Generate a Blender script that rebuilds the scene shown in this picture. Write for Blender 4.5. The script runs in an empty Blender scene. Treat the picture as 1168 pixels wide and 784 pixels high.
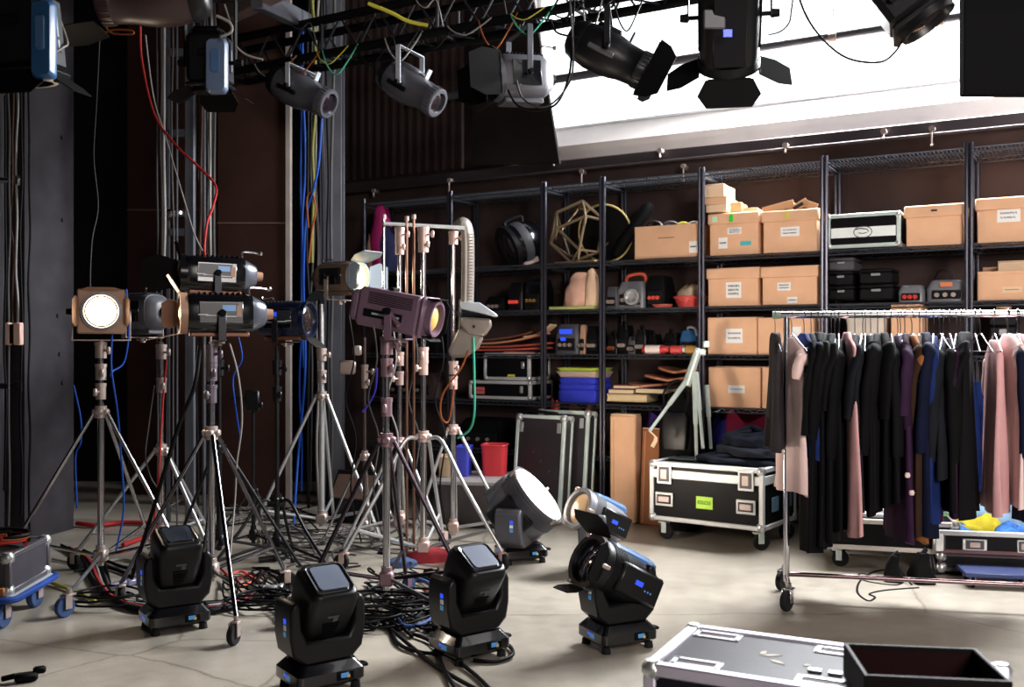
import bpy, bmesh, math, random
from math import sin, cos, pi, radians, sqrt, atan2
from mathutils import Matrix, Vector
R = random.Random(11)
SC = bpy.context.scene
COL = SC.collection
f, H, CX, CY = 1135.0, 1.4, 584.0, 395.0     # focal length in pixels (1168 wide), eye height, principal point

def F(px, py, z=0.0):
    d = (H - z) * f / (py - CY)
    return Vector(((px - CX) * d / f, d, z))
def V(px, py, d):
    return Vector(((px - CX) * d / f, d, H - (py - CY) * d / f))

# ---------------------------------------------------------------- materials
def lin(c):
    out = []
    for x in c:
        x = x / 255.0
        out.append(x / 12.92 if x <= 0.04045 else ((x + 0.055) / 1.055) ** 2.4)
    return tuple(out)
MATS = {}
def mat(name, rgb, rough=0.5, metal=0.0, var=0.12, scale=6.0, bump=0.0, bscale=40.0, emit=0.0, ergb=None, sheen=0.0, coat=0.0):
    if name in MATS:
        return MATS[name]
    m = bpy.data.materials.new(name); m.use_nodes = True
    nt = m.node_tree; n = nt.nodes; L = nt.links
    b = n['Principled BSDF']
    c = lin(rgb)
    tc = n.new('ShaderNodeTexCoord')
    nz = n.new('ShaderNodeTexNoise'); nz.inputs['Scale'].default_value = scale; nz.inputs['Detail'].default_value = 4
    L.new(tc.outputs['Object'], nz.inputs['Vector'])
    rp = n.new('ShaderNodeValToRGB')
    rp.color_ramp.elements[0].position = 0.3; rp.color_ramp.elements[1].position = 0.7
    rp.color_ramp.elements[0].color = tuple(max(0, x * (1 - var)) for x in c) + (1,)
    rp.color_ramp.elements[1].color = tuple(min(1, x * (1 + var)) for x in c) + (1,)
    L.new(nz.outputs['Fac'], rp.inputs['Fac'])
    L.new(rp.outputs['Color'], b.inputs['Base Color'])
    b.inputs['Roughness'].default_value = rough
    b.inputs['Metallic'].default_value = metal
    if any(k in name for k in ('cloth', 'matte', 'wall', 'flat', 'masking', 'ceiling', 'stained', 'lining', 'flight', 'steel paint', 'column', 'cable', 'laminate', 'recess')): b.inputs['Specular IOR Level'].default_value = .12
    elif rgb[0] < 30 and rough > .3: b.inputs['Specular IOR Level'].default_value = .3
    if sheen: b.inputs['Sheen Weight'].default_value = sheen
    if coat: b.inputs['Coat Weight'].default_value = coat
    if bump:
        n2 = n.new('ShaderNodeTexNoise'); n2.inputs['Scale'].default_value = bscale; n2.inputs['Detail'].default_value = 5
        L.new(tc.outputs['Object'], n2.inputs['Vector'])
        bp = n.new('ShaderNodeBump'); bp.inputs['Strength'].default_value = bump; bp.inputs['Distance'].default_value = 0.01
        L.new(n2.outputs['Fac'], bp.inputs['Height']); L.new(bp.outputs['Normal'], b.inputs['Normal'])
    if emit:
        b.inputs['Emission Color'].default_value = lin(ergb or rgb) + (1,)
        b.inputs['Emission Strength'].default_value = emit
    MATS[name] = m
    return m
BLK = mat('black plastic', (13, 13, 16), 0.38, bump=0.04, bscale=150)
BLK2 = mat('matte black', (8, 8, 9), 0.7)
BLKG = mat('glossy black casing', (11, 11, 15), 0.2, coat=0.3)
DKM = mat('dark metal', (42, 42, 46), 0.4, 0.7)
SHELFW = mat('window lit shelf wire', (104, 108, 116), 0.3, 0.8)  # wires brightened to paint in the window's highlights
SHELF = mat('black powder coat', (58, 58, 68), 0.32, 0.6)
CHR = mat('chrome', (205, 203, 205), 0.16, 1.0, 0.05)
ALU = mat('aluminium', (196, 198, 198), 0.34, 0.75, 0.08)
ALUB = mat('brushed aluminium trim', (200, 202, 202), 0.45, 0.35, 0.1, bump=0.05)
CAST = mat('cast alloy', (176, 160, 152), 0.42, 0.55, 0.12, bump=0.1)
GRY = mat('grey lamp enamel', (112, 114, 120), 0.4, 0.1)
GRYP = mat('slate lamp enamel', (80, 80, 86), 0.35, 0.25)
GRYD = mat('dark grey enamel', (70, 70, 76), 0.5)
GRYL = mat('pale grey panel', (168, 174, 182), 0.4)
BROWNL = mat('brown grey enamel', (104, 84, 68), 0.45, 0.2)
AUB = mat('aubergine enamel', (112, 88, 104), 0.4, 0.15)
TAN = mat('tan enamel', (176, 136, 112), 0.45, 0.1)
BLUEP = mat('blue grey casing', (40, 84, 128), 0.35)
BLUEL = mat('light blue cover', (74, 108, 150), 0.35)
BLULIT = mat('blue lit casing', (12, 22, 46), 0.3, 0.1)  # dark casing with the blue light on it put into its colour
BLUD = mat('blue display', (40, 70, 235), 0.3, emit=0.7, ergb=(45, 85, 255))
CYAND = mat('cyan display', (70, 130, 190), 0.3, emit=0.18, ergb=(90, 165, 230))
WHT = mat('white print', (225, 228, 230), 0.6)
INK = mat('dark ink', (40, 40, 44), 0.7)
CART = mat('cardboard', (220, 174, 138), 0.85, var=0.07, bump=0.08)
CARTD = mat('worn cardboard', (200, 154, 114), 0.9, var=0.1, bump=0.1)
CARTP = mat('pale cardboard', (224, 194, 160), 0.9, var=0.08)
LAB = mat('white label', (232, 232, 230), 0.7, var=0.02)
GRNL = mat('green label', (176, 226, 70), 0.6, var=0.02)
GRNT = mat('green tape', (40, 210, 60), 0.6)
TEAL = mat('teal sticker', (70, 176, 186), 0.6)
YELT = mat('yellow tape', (214, 206, 70), 0.6)
RUB = mat('rubber', (20, 20, 22), 0.8)
RUBB = mat('blue rubber wheel', (38, 62, 104), 0.55)
PANEL = mat('black laminate', (13, 12, 15), 0.45, var=0.25, bump=0.05)
PANELW = mat('worn dark laminate', (26, 25, 34), 0.42, var=0.35, scale=5, bump=0.03)
WOODO = mat('orange timber', (166, 104, 52), 0.6, var=0.2)
CABK = mat('black cable', (10, 10, 12), 0.5)
CABG = mat('grey cable', (70, 68, 68), 0.5)
CABB = mat('blue cable', (28, 68, 150), 0.45)
CABR = mat('red cable', (168, 48, 48), 0.45)
CABY = mat('yellow cable', (196, 190, 70), 0.45)
CABO = mat('orange cable', (136, 72, 38), 0.45)
CABW = mat('white cable', (150, 146, 142), 0.45)
CABN = mat('green cable', (64, 158, 128), 0.45)
GOLD = mat('gold amber glow', (222, 178, 96), 0.25, 0.8)  # on lamp lenses the gold paints the lit lamp's reflected glow
GLASSD = mat('dark lens glass', (30, 24, 28), 0.06, coat=1.0)
LENSW = mat('grey lens cover', (96, 102, 116), 0.22, coat=0.3)
def glow(name, rgb, s):
    return mat(name, rgb, 0.3, emit=s, ergb=rgb)
LITW = glow('lit warm lens', (255, 226, 186), 9.0)
LITH = glow('lit hot lens', (255, 238, 218), 14.0)
LITS = glow('lit side lens', (255, 222, 160), 5.0)

# ---------------------------------------------------------------- mesh builder
def rot(axis, deg):
    return Matrix.Rotation(radians(deg), 4, axis)
def T(x, y=None, z=None):
    return Matrix.Translation(Vector(x) if y is None else Vector((x, y, z)))
def frame(origin, xdir, up=(0, 0, 1)):
    x = Vector(xdir).normalized(); u = Vector(up)
    if abs(x.dot(u)) > 0.98: u = Vector((0, 1, 0))
    y = u.cross(x).normalized(); z = x.cross(y)
    M = Matrix((x, y, z)).transposed().to_4x4(); M.translation = Vector(origin)
    return M
def spline(pts, n=6, closed=False):
    P = [Vector(p) for p in pts]; out = []
    N = len(P)
    if N < 3 and not closed: return P
    for i in range(N if closed else N - 1):
        if closed: a, b, c, d = P[(i - 1) % N], P[i], P[(i + 1) % N], P[(i + 2) % N]
        else: a, b, c, d = P[max(i - 1, 0)], P[i], P[i + 1], P[min(i + 2, N - 1)]
        for k in range(n):
            t = k / n
            out.append(0.5 * ((2 * b) + (c - a) * t + (2 * a - 5 * b + 4 * c - d) * t * t + (3 * b - a - 3 * c + d) * t ** 3))
    if not closed: out.append(P[-1])
    return out

class MB:
    def __init__(s, M=None): s.v = []; s.f = []; s.m = M or Matrix()
    def add(s, vs, fs, M=None):
        b = len(s.v); t = s.m @ M if M is not None else s.m
        s.v += [t @ Vector(v) for v in vs]; s.f += [tuple(b + i for i in q) for q in fs]
        return s
    def box(s, c, size, b=0.0, M=None):
        hx, hy, hz = size[0] / 2, size[1] / 2, size[2] / 2
        cx, cy, cz = c
        if b <= 0:
            vs = [(cx + i * hx, cy + j * hy, cz + k * hz) for i in (-1, 1) for j in (-1, 1) for k in (-1, 1)]
            fs = [(0, 1, 3, 2), (4, 6, 7, 5), (0, 4, 5, 1), (2, 3, 7, 6), (0, 2, 6, 4), (1, 5, 7, 3)]
            return s.add(vs, fs, M)
        b = min(b, hx * .9, hy * .9, hz * .9)
        vs = []
        for i in (-1, 1):
            for j in (-1, 1):
                for k in (-1, 1):
                    vs += [(cx + i * hx, cy + j * (hy - b), cz + k * (hz - b)), (cx + i * (hx - b), cy + j * hy, cz + k * (hz - b)), (cx + i * (hx - b), cy + j * (hy - b), cz + k * hz)]
        I = lambda i, j, k, a: (i * 4 + j * 2 + k) * 3 + a
        q = ((0, 0), (1, 0), (1, 1), (0, 1)); fs = []
        for i in (0, 1):
            fs += [tuple(I(i, j, k, 0) for j, k in q), tuple(I(j, i, k, 1) for j, k in q), tuple(I(j, k, i, 2) for j, k in q)]
        for j in (0, 1):
            for k in (0, 1):
                fs += [(I(0, j, k, 1), I(1, j, k, 1), I(1, j, k, 2), I(0, j, k, 2)), (I(j, 0, k, 0), I(j, 1, k, 0), I(j, 1, k, 2), I(j, 0, k, 2)), (I(j, k, 0, 0), I(j, k, 1, 0), I(j, k, 1, 1), I(j, k, 0, 1))]
        fs += [tuple(I(i, j, k, a) for a in range(3)) for i in (0, 1) for j in (0, 1) for k in (0, 1)]
        return s.add(vs, fs, M)
    def loft(s, rings, cap=(True, True), M=None, closed=False):
        n = len(rings[0]); vs = [p for r in rings for p in r]; fs = []
        m = len(rings)
        for a in range(m if closed else m - 1):
            for i in range(n):
                j = (i + 1) % n; c = (a + 1) % m
                fs.append((a * n + i, a * n + j, c * n + j, c * n + i))
        if not closed:
            if cap[0]: fs.append(tuple(range(n))[::-1])
            if cap[1]: fs.append(tuple((m - 1) * n + i for i in range(n)))
        return s.add(vs, fs, M)
    def tube(s, pts, r, n=6, closed=False, M=None, flat=None):
        P = [Vector(p) for p in pts]; N = len(P)
        rr = r if isinstance(r, (list, tuple)) else [r] * N
        tan = []
        for i in range(N):
            a = P[(i - 1) % N] if closed else P[max(i - 1, 0)]
            b = P[(i + 1) % N] if closed else P[min(i + 1, N - 1)]
            d = b - a
            tan.append(d.normalized() if d.length > 1e-9 else Vector((0, 0, 1)))
        u = tan[0].orthogonal().normalized(); rings = []
        for i in range(N):
            u = u - tan[i] * u.dot(tan[i])
            u = u.normalized() if u.length > 1e-6 else tan[i].orthogonal().normalized()
            w = tan[i].cross(u)
            rings.append([P[i] + (u * cos(2 * pi * k / n) + w * sin(2 * pi * k / n) * (flat or 1)) * rr[i] for k in range(n)])
        return s.loft(rings, M=M, closed=closed)
    def cyl(s, p0, p1, r0, r1=None, n=14, M=None):
        return s.tube([p0, p1], [r0, r0 if r1 is None else r1], n, M=M)
    def lathe(s, prof, n=20, M=None):           # profile [(x along axis, radius)] about local +X
        rings = [[(x, max(r, 1e-4) * cos(2 * pi * k / n), max(r, 1e-4) * sin(2 * pi * k / n)) for k in range(n)] for x, r in prof]
        return s.loft(rings, M=M)
    def prism(s, poly, t, M=None):              # polygon in XY extruded along Z from 0 to t
        n = len(poly)
        vs = [(x, y, 0) for x, y in poly] + [(x, y, t) for x, y in poly]
        fs = [tuple(range(n))[::-1], tuple(n + i for i in range(n))] + [(i, (i + 1) % n, n + (i + 1) % n, n + i) for i in range(n)]
        return s.add(vs, fs, M)
    def ball(s, c, r, n=12, M=None):
        r = r if isinstance(r, (tuple, list)) else (r, r, r)
        rings = []
        for a in range(1, n // 2):
            t = pi * a / (n // 2)
            rings.append([(c[0] + r[0] * sin(t) * cos(2 * pi * k / n), c[1] + r[1] * sin(t) * sin(2 * pi * k / n), c[2] + r[2] * cos(t)) for k in range(n)])
        return s.loft(rings, M=M)

def rrect(a, b, z, n=4, e=0.35, ox=0, oy=0):      # rounded rectangle ring, half sizes a,b ; e = corner fraction
    r = min(a, b) * e; pts = []
    for cx, cy, a0 in ((a - r, b - r, 0), (-a + r, b - r, 90), (-a + r, -b + r, 180), (a - r, -b + r, 270)):
        for k in range(n + 1):
            t = radians(a0 + 90 * k / n)
            pts.append((ox + cx + r * cos(t), oy + cy + r * sin(t), z))
    return pts

def mesh_of(mb, name, m, smooth=40):
    me = bpy.data.meshes.new(name)
    me.from_pydata([tuple(v) for v in mb.v], [], mb.f)
    bm = bmesh.new(); bm.from_mesh(me)
    bmesh.ops.recalc_face_normals(bm, faces=bm.faces)
    for fc in bm.faces: fc.smooth = True
    bm.to_mesh(me); bm.free()
    me.set_sharp_from_angle(angle=radians(smooth))
    me.materials.append(m)
    return me
WM = {}
def part(name, mb, m, parent, smooth=40, bev=0.0, label=None):     # mesh in the parent's own coordinates
    o = bpy.data.objects.new(name, mesh_of(mb, name, m, smooth)); COL.objects.link(o)
    o.parent = parent
    if bev:
        md = o.modifiers.new('bev', 'BEVEL'); md.width = bev; md.segments = 2; md.limit_method = 'ANGLE'; md.angle_limit = radians(40)
    if label: o['label'] = label
    return o
def tag(o, label, cat, group=None, kind=None):
    if label: o['label'] = label
    if cat: o['category'] = cat
    if group: o['group'] = group
    if kind: o['kind'] = kind
    return o
def thing(name, label, cat, loc=(0, 0, 0), rz=0.0, group=None, M=None):
    o = bpy.data.objects.new(name, None); COL.objects.link(o); o.empty_display_size = 0.1
    m = M if M is not None else T(loc) @ rot('Z', rz)
    o.location = m.to_translation(); o.rotation_euler = m.to_euler()
    WM[o.name] = m
    return tag(o, label, cat, group)
def WMB(o):                                     # builder that takes world coordinates for parts of thing o
    return MB(WM[o.name].inverted())
def solo(name, mb, m, label, cat, group=None, loc=None, M=None, smooth=40, bev=0.0):   # thing that is one mesh; loc given: mb is in world coordinates, else local to M
    if loc is not None:
        mb.v = [v - Vector(loc) for v in mb.v]; M = T(loc)
    o = bpy.data.objects.new(name, mesh_of(mb, name, m, smooth)); COL.objects.link(o)
    if M is not None: o.location = M.to_translation(); o.rotation_euler = M.to_euler(); WM[o.name] = M
    if bev:
        md = o.modifiers.new('bev', 'BEVEL'); md.width = bev; md.segments = 2; md.limit_method = 'ANGLE'; md.angle_limit = radians(40)
    return tag(o, label, cat, group)
def struct(name, mb, m, parent=None, smooth=40):
    o = bpy.data.objects.new(name, mesh_of(mb, name, m, smooth)); COL.objects.link(o)
    if parent: o.parent = parent
    else: o['kind'] = 'structure'
    return o
def dup(root, M, label=None, group=None):
    r = root.copy(); COL.objects.link(r)
    r.location = M.to_translation(); r.rotation_euler = M.to_euler(); WM[r.name] = M
    if label: r['label'] = label
    if group: r['group'] = group
    for ch in list(root.children):
        c = ch.copy(); COL.objects.link(c); c.parent = r
        for g in list(ch.children):
            d = g.copy(); COL.objects.link(d); d.parent = c
    return r

# the storage wall runs obliquely: u along it (towards the right), nrm away from the camera
SB, SU, SN = Vector((.761, 8.15, 0)), Vector((.864, -.504, 0)).normalized(), Vector((.504, .864, 0)).normalized()
SA = math.degrees(atan2(SU.y, SU.x))
def SP(t, y=0.0, z=0.0): return SB + SU * t + SN * y + Vector((0, 0, z))
def ST(px, y=0.0):
    k = (px - CX) / f
    b = SB + SN * y
    return (k * b.y - b.x) / (SU.x - k * SU.y)
def SM(t, y=0.0, z=0.0, rz=0.0): return T(SP(t, y, z)) @ rot('Z', SA + rz)
def SZ(px, py, y=0.0):                           # height of pixel row py where the ray at px meets the plane y
    d = SP(ST(px, y), y).y
    return H - (py - CY) * d / f
# ================================================================= SETTING
def floor_mat():
    m = bpy.data.materials.new('polished concrete'); m.use_nodes = True
    nt = m.node_tree; n = nt.nodes; L = nt.links; b = n['Principled BSDF']
    tc = n.new('ShaderNodeTexCoord')
    def noise(s, d=6, r=.6):
        x = n.new('ShaderNodeTexNoise'); x.inputs['Scale'].default_value = s; x.inputs['Detail'].default_value = d; x.inputs['Roughness'].default_value = r
        L.new(tc.outputs['Object'], x.inputs['Vector']); return x
    n1, n2, n3 = noise(1.1), noise(9, 8), noise(70, 3)
    r1 = n.new('ShaderNodeValToRGB'); e = r1.color_ramp.elements
    e[0].position = .3; e[0].color = lin((148, 140, 128)) + (1,); e[1].position = .72; e[1].color = lin((176, 168, 154)) + (1,)
    L.new(n1.outputs['Fac'], r1.inputs['Fac'])
    r2 = n.new('ShaderNodeValToRGB'); e = r2.color_ramp.elements
    e[0].position = .35; e[0].color = (.80, .79, .78, 1); e[1].position = .65; e[1].color = (1, 1, 1, 1)
    L.new(n2.outputs['Fac'], r2.inputs['Fac'])
    mx = n.new('ShaderNodeMix'); mx.data_type = 'RGBA'; mx.blend_type = 'MULTIPLY'; mx.inputs[0].default_value = .8
    L.new(r1.outputs['Color'], mx.inputs[6]); L.new(r2.outputs['Color'], mx.inputs[7])
    vo = n.new('ShaderNodeTexVoronoi'); vo.feature = 'DISTANCE_TO_EDGE'; vo.inputs['Scale'].default_value = .33
    mp = n.new('ShaderNodeVectorMath'); mp.operation = 'ADD'; sc = n.new('ShaderNodeVectorMath'); sc.operation = 'SCALE'; sc.inputs['Scale'].default_value = .12
    L.new(noise(3, 8).outputs['Color'], sc.inputs[0]); L.new(tc.outputs['Object'], mp.inputs[0]); L.new(sc.outputs[0], mp.inputs[1]); L.new(mp.outputs[0], vo.inputs['Vector'])
    cr = n.new('ShaderNodeValToRGB'); e = cr.color_ramp.elements
    e[0].position = 0; e[0].color = (.45, .42, .4, 1); e[1].position = .0022; e[1].color = (1, 1, 1, 1)
    L.new(vo.outputs['Distance'], cr.inputs['Fac'])
    m2 = n.new('ShaderNodeMix'); m2.data_type = 'RGBA'; m2.blend_type = 'MULTIPLY'; m2.inputs[0].default_value = .75
    L.new(mx.outputs[2], m2.inputs[6]); L.new(cr.outputs['Color'], m2.inputs[7]); L.new(m2.outputs[2], b.inputs['Base Color'])
    rr = n.new('ShaderNodeMapRange'); rr.inputs['To Min'].default_value = .22; rr.inputs['To Max'].default_value = .42
    L.new(n2.outputs['Fac'], rr.inputs['Value']); L.new(rr.outputs['Result'], b.inputs['Roughness'])
    bp = n.new('ShaderNodeBump'); bp.inputs['Strength'].default_value = .12; bp.inputs['Distance'].default_value = .01
    L.new(n3.outputs['Fac'], bp.inputs['Height']); L.new(bp.outputs['Normal'], b.inputs['Normal'])
    return m
FLOOR = floor_mat()
WALLD = mat('dark brown wall paint', (62, 50, 48), 0.8, var=0.22, scale=3, bump=0.1, bscale=60)
WALLK = mat('black wall paint', (9, 8, 8), 0.85, var=0.2, scale=2)
WALLW = mat('white painted masonry', (214, 206, 202), 0.7, var=0.04, bump=0.06)
FLATB = mat('brown painted flat', (50, 31, 25), 0.75, var=0.15, scale=3, bump=0.05)
EDGE = mat('pale flat edge', (150, 140, 134), 0.6)
COLG = mat('grey column paint', (54, 51, 55), 0.55, var=0.2, scale=5, bump=0.08)
STEELG = mat('grey steel paint', (92, 93, 100), 0.45, 0.2, var=0.12)
CEIL = mat('black ceiling', (10, 10, 12), 0.9)
PANE = mat('daylit frosted glass', (235, 244, 250), 0.5, emit=2.6, ergb=(236, 245, 252))

W0 = MB(SM(0))
struct('floor', MB().box((.5, 4.2, -.05), (13, 13, .1)), FLOOR)
struct('ceiling', MB().box((.5, 4.2, 5.06), (13, 13, .1)), CEIL)
struct('wall_back', MB(SM(0)).box((.4, .56, 1.525), (9.6, .12, 3.05)), WALLD)
up = MB(SM(0)).box((-2.78, .58, 4.03), (3.2, .16, 1.96))
for i in range(20):
    up.box((-3.62 + i * .1, .485, 4.03), (.05, .04, 1.9), .01)
struct('wall_upper', up, WALLD)
struct('wall_left', MB().box((-4.2, 10.35, 2.5), (5.2, .1, 5.0)), WALLK)
struct('wall_side', MB().box((-6.05, 4.2, 2.5), (.1, 13, 5.0)), WALLK)
# window: lit masonry strip, sloping white sill, frosted pane
struct('wall_strip', MB(SM(0)).box((2.0, .58, 3.12), (6.4, .16, .14)), WALLW)
sill = MB(SM(0))
sill.add([(-1.2, .66, 3.05), (5.2, .66, 3.05), (5.2, .66, 3.17), (-1.2, .66, 3.17), (-1.2, 1.0, 3.05), (5.2, 1.0, 3.05), (5.2, 1.0, 3.46), (-1.2, 1.0, 3.46)],
         [(0, 1, 2, 3), (4, 5, 6, 7), (0, 1, 5, 4), (3, 2, 6, 7), (0, 3, 7, 4), (1, 2, 6, 5)])
struct('trim_1', sill, WALLW)
win = struct('window_1', MB(SM(0)).box((2.0, 1.06, 4.2), (6.4, .03, 1.5)), PANE)
wf = MB(SM(0)).box((2.0, 1.03, 3.475), (6.4, .06, .03), .01).box((2.0, 1.03, 4.93), (6.4, .06, .06), .01)  # lower rail added for the soft grey shade above the sill
for t in (-1.17, 5.17): wf.box((t, 1.03, 4.2), (.06, .06, 1.5), .01)
struct('sill_shade_frame', wf, mat('pale grey frame', (226, 228, 230), .5), win)
struct('wall_return', MB(SM(0)).box((-1.22, .9, 4.03), (.08, .8, 1.96)), WALLW)
# steel rail under the window with bolt heads
rl = MB(SM(0)).box((.4, .46, 3.0), (9.4, .08, .1), .008).box((.4, .40, 2.945), (9.4, .05, .018), .004)
struct('trim_2', rl, mat('rail paint', (70, 62, 64), .45, .3))
for i, (px, py) in enumerate(((632, 182), (664, 196), (753, 172), (780, 190), (896, 166), (1063, 147), (1008, 150), (513, 206), (427, 218))):
    t = ST(px, .38); z = SZ(px, py, .38)
    mb = MB().cyl((0, .05, 0), (0, -.02, 0), .022, n=10).cyl((0, -.01, 0), (0, -.01, -.12 if i % 2 else -.05), .007, n=6).ball((0, -.01, -.12 if i % 2 else -.05), .012, 8)
    solo('wall_hook', mb, CAST, 'small metal hook screwed to the dark rail ' + ('beside the black hanging board', 'above the spiky frame lamp', 'above the open carton of oddments', 'above the carton stack with tape', 'above the carton with raised flaps', 'above the widest lidded carton', 'above the lone plain carton', 'over the grey scoop lamp', 'by the far grey steel column')[i], 'hook', 'hooks along the rail', M=SM(t, .38, z))
# columns
def slab(name, a, b, th, m, z1=5.0):
    a, b = Vector(a), Vector(b); d = (b - a).normalized(); nn = Vector((-d.y, d.x, 0))
    mb = MB()
    q = [a, b, b + nn * th, a + nn * th]
    mb.add([(p.x, p.y, 0) for p in q] + [(p.x, p.y, z1) for p in q], [(0, 1, 2, 3), (4, 5, 6, 7), (0, 1, 5, 4), (1, 2, 6, 5), (2, 3, 7, 6), (3, 0, 4, 7)])
    return mb
A, B = F(28, 0, 0) if 0 else V(28, 395, 7.1), V(84, 395, 7.62)
cm = slab('column', (A.x, A.y, 0), (B.x, B.y, 0), .5, COLG)
d_ = (Vector((B.x - A.x, B.y - A.y, 0))).normalized(); nn_ = Vector((d_.y, -d_.x, 0))
for px, py, k in ((67, 157, .75), (68, 251, .76), (63, 404, .7), (62, 360, .66), (68, 437, .76)):
    p = Vector((A.x, A.y, 0)).lerp(Vector((B.x, B.y, 0)), k); z = H - (py - CY) * p.y / f
    cm.cyl(p + Vector((0, 0, z)), p + nn_ * .012 + Vector((0, 0, z)), .016, n=10)
struct('column_1', cm, COLG)
A2, B2 = V(-60, 395, 6.5), V(5, 395, 6.9)
struct('column_2', slab('c', (A2.x, A2.y, 0), (B2.x, B2.y, 0), .4, COLG), COLG)
b0 = V(376, 395, 8.75)
struct('column_3', MB().box((b0.x + .01, b0.y, 2.5), (.19, .02, 5), .003).box((b0.x + .01, b0.y + .16, 2.5), (.19, .02, 5), .003).box((b0.x + .01, b0.y + .08, 2.5), (.02, .16, 5)), STEELG)

# scenery flats leaning at the black wall
def scenery(label, x0, x1, y1, d, seam, m, edge=True):
    a, b = V(x0, 395, d), V(x1, 395, d); z1 = H - (y1 - CY) * d / f
    o = thing('scenery_flat', label, 'scenery panel', ((a.x + b.x) / 2, d, 0), group=None)
    w = b.x - a.x
    part('panel', MB().box((0, 0, z1 / 2), (w, .05, z1), .004), m, o)
    zs = H - (seam - CY) * d / f
    part('seam_strip', MB().box((0, -.028, zs), (w, .008, .012)), mat('dull seam tape', (92, 70, 60), .7), o)
    if edge: part('edge_strip', MB().box((w / 2 + .02, -.01, z1 / 2), (.045, .07, z1), .004), EDGE, o)
    return o
scenery('tall brown scenery flat with a pale edge, beside the bundle of blue cables', 249, 327, -60, 8.7, 255, FLATB)
scenery('tall dark brown scenery flat behind the red cable, standing deepest in the corner', 146, 246, -60, 9.4, 240, FLATB, False)

# steel ladder frame behind the lamps
o = thing('steel_ladder_frame', 'grey steel ladder frame of two uprights with cables running down it', 'steel frame', (V(205, 395, 7.9).x, 7.9, 0))
xr, xl = V(217, 395, 7.9).x - o.location.x, V(192, 395, 7.9).x - o.location.x
part('upright', MB().box((xr, 0, 2.45), (.075, .05, 4.9), .006), STEELG, o)
part('upright', MB().box((xl, 0, 2.45), (.03, .03, 4.9), .004), STEELG, o)
for py in (152, 60, 265):
    z = H - (py - CY) * 7.9 / f
    part('rung', MB().box(((xl + xr) / 2, 0, z), (xr - xl, .03, .06), .004), STEELG, o)
part('ring_clamp', MB().tube([(xl + .05 + .07 * cos(a * pi / 8), -.05 + .05 * sin(a * pi / 8), H - (245 - CY) * 7.9 / f) for a in range(16)], .03, 8, closed=True), CHR, o)
for i, (px, r, lb) in enumerate(((233, .016, 'thin grey conduit rising just beside the ladder frame'), (202, .008, 'thin steel rod between the ladder frame uprights'), (243, .012, 'thin grey conduit nearest the brown scenery flat'))):
    p = V(px, 395, 7.75)
    solo('conduit', MB().cyl((p.x, p.y, 0), (p.x, p.y, 4.95), r, n=10), STEELG, lb, 'conduit', 'conduits', loc=(p.x, p.y, 0))

# hanging masking boards
pts = [(541, 189), (640, 187), (596, -84), (541, -84)]
q = [(ST(x, .2), SZ(x, y, .2)) for x, y in pts]
mb = MB(SM(0) @ T(0, .2, 0) @ rot('X', 90)).prism([(t, z) for t, z in q], .03)
t0 = SP(q[0][0], .2, q[0][1])
solo('masking_board', mb, mat('black masking board', (36, 30, 30), .7), 'dark tapering masking board hanging where the bright window begins', 'board', loc=t0)
a, b = V(1100, 108, 5.0), V(1300, 104, 5.0)
solo('black_masking_flag', MB().box(((a.x + b.x) / 2, 5.03, (a.z + 4.4) / 2), (b.x - a.x, .06, 4.4 - a.z), .006).cyl((a.x + .1, 5.03, 4.35), (a.x + .1, 5.03, 5.02), .012, n=8).cyl((b.x - .1, 5.03, 4.35), (b.x - .1, 5.03, 5.02), .012, n=8), mat('black masking panel', (6, 6, 8), .9), 'large black panel hung in front of the bright window', 'panel', loc=((a.x + b.x) / 2, 5.03, a.z))

# pipe along the window, hung on brackets
pm = thing('window_pipe', 'grey pipe running along in front of the bright window', 'pipe', SP(1.2, .32, 3.74), SA)
part('tube', MB().cyl((-3.4, 0, 0), (4, 0, 0.02), .036, n=12), GRYD, pm)
for x in (-.35, .55, 1.3, 2.1):
    part('collar', MB().cyl((x - .03, 0, 0), (x + .03, 0, 0), .048, n=12), CAST, pm)
    part('hanger_rod', MB().cyl((x, 0, .03), (x, .12, 1.25), .008, n=6), GRYD, pm)
# grey beams of the roof in the dark corner
a, b = V(262, 14, 8.2), V(352, -34, 6.2)
solo('roof_beam', MB().box((0, 0, 0), ((b - a).length, .12, .16), .01, M=frame((a + b) / 2, b - a)), mat('beam paint', (150, 128, 120), .6), 'pale beam sloping up to the roof over the two grey profile lamps', 'beam', loc=a)
a, b = V(300, 2, 7.2), V(352, 27, 8.4)
solo('roof_beam', MB().box((0, 0, 0), ((b - a).length + .3, .1, .14), .01, M=frame((a + b) / 2, b - a)), STEELG, 'short grey beam running back to the far steel column', 'beam', loc=a)

# lighting truss
TY, TZ = -1.4, 3.7
tr = thing('lighting_truss', 'black lattice lighting truss crossing the top of the room', 'truss', SP(-1.0, TY, TZ), SA)
x0, x1 = -1.9, 3.6
for (y, z) in ((0, 0), (.28, 0), (0, .27), (.28, .27)):
    part('chord', MB().cyl((x0, y, z), (x1, y, z), .034, n=10), BLK2, tr)
for (ya, za, yb, zb) in ((0, 0, 0, .27), (.28, 0, .28, .27), (0, 0, .28, 0)):
    mb = MB(); n = 15
    for i in range(n):
        xa, xb = x0 + (x1 - x0) * i / n, x0 + (x1 - x0) * (i + 1) / n
        xm = (xa + xb) / 2
        mb.cyl((xa, ya, za), (xm, yb, zb), .009, n=6).cyl((xm, yb, zb), (xb, ya, za), .009, n=6)
        if i % 3 == 0: mb.cyl((xa, ya, za), (xa, yb, zb), .013, n=6)
    part('lattice', mb, DKM, tr)
for x in (-.9, 1.1, 3.0):
    part('drop_rod', MB().cyl((x, .14, .25), (x, .14, 1.3), .012, n=8), DKM, tr)

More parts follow.
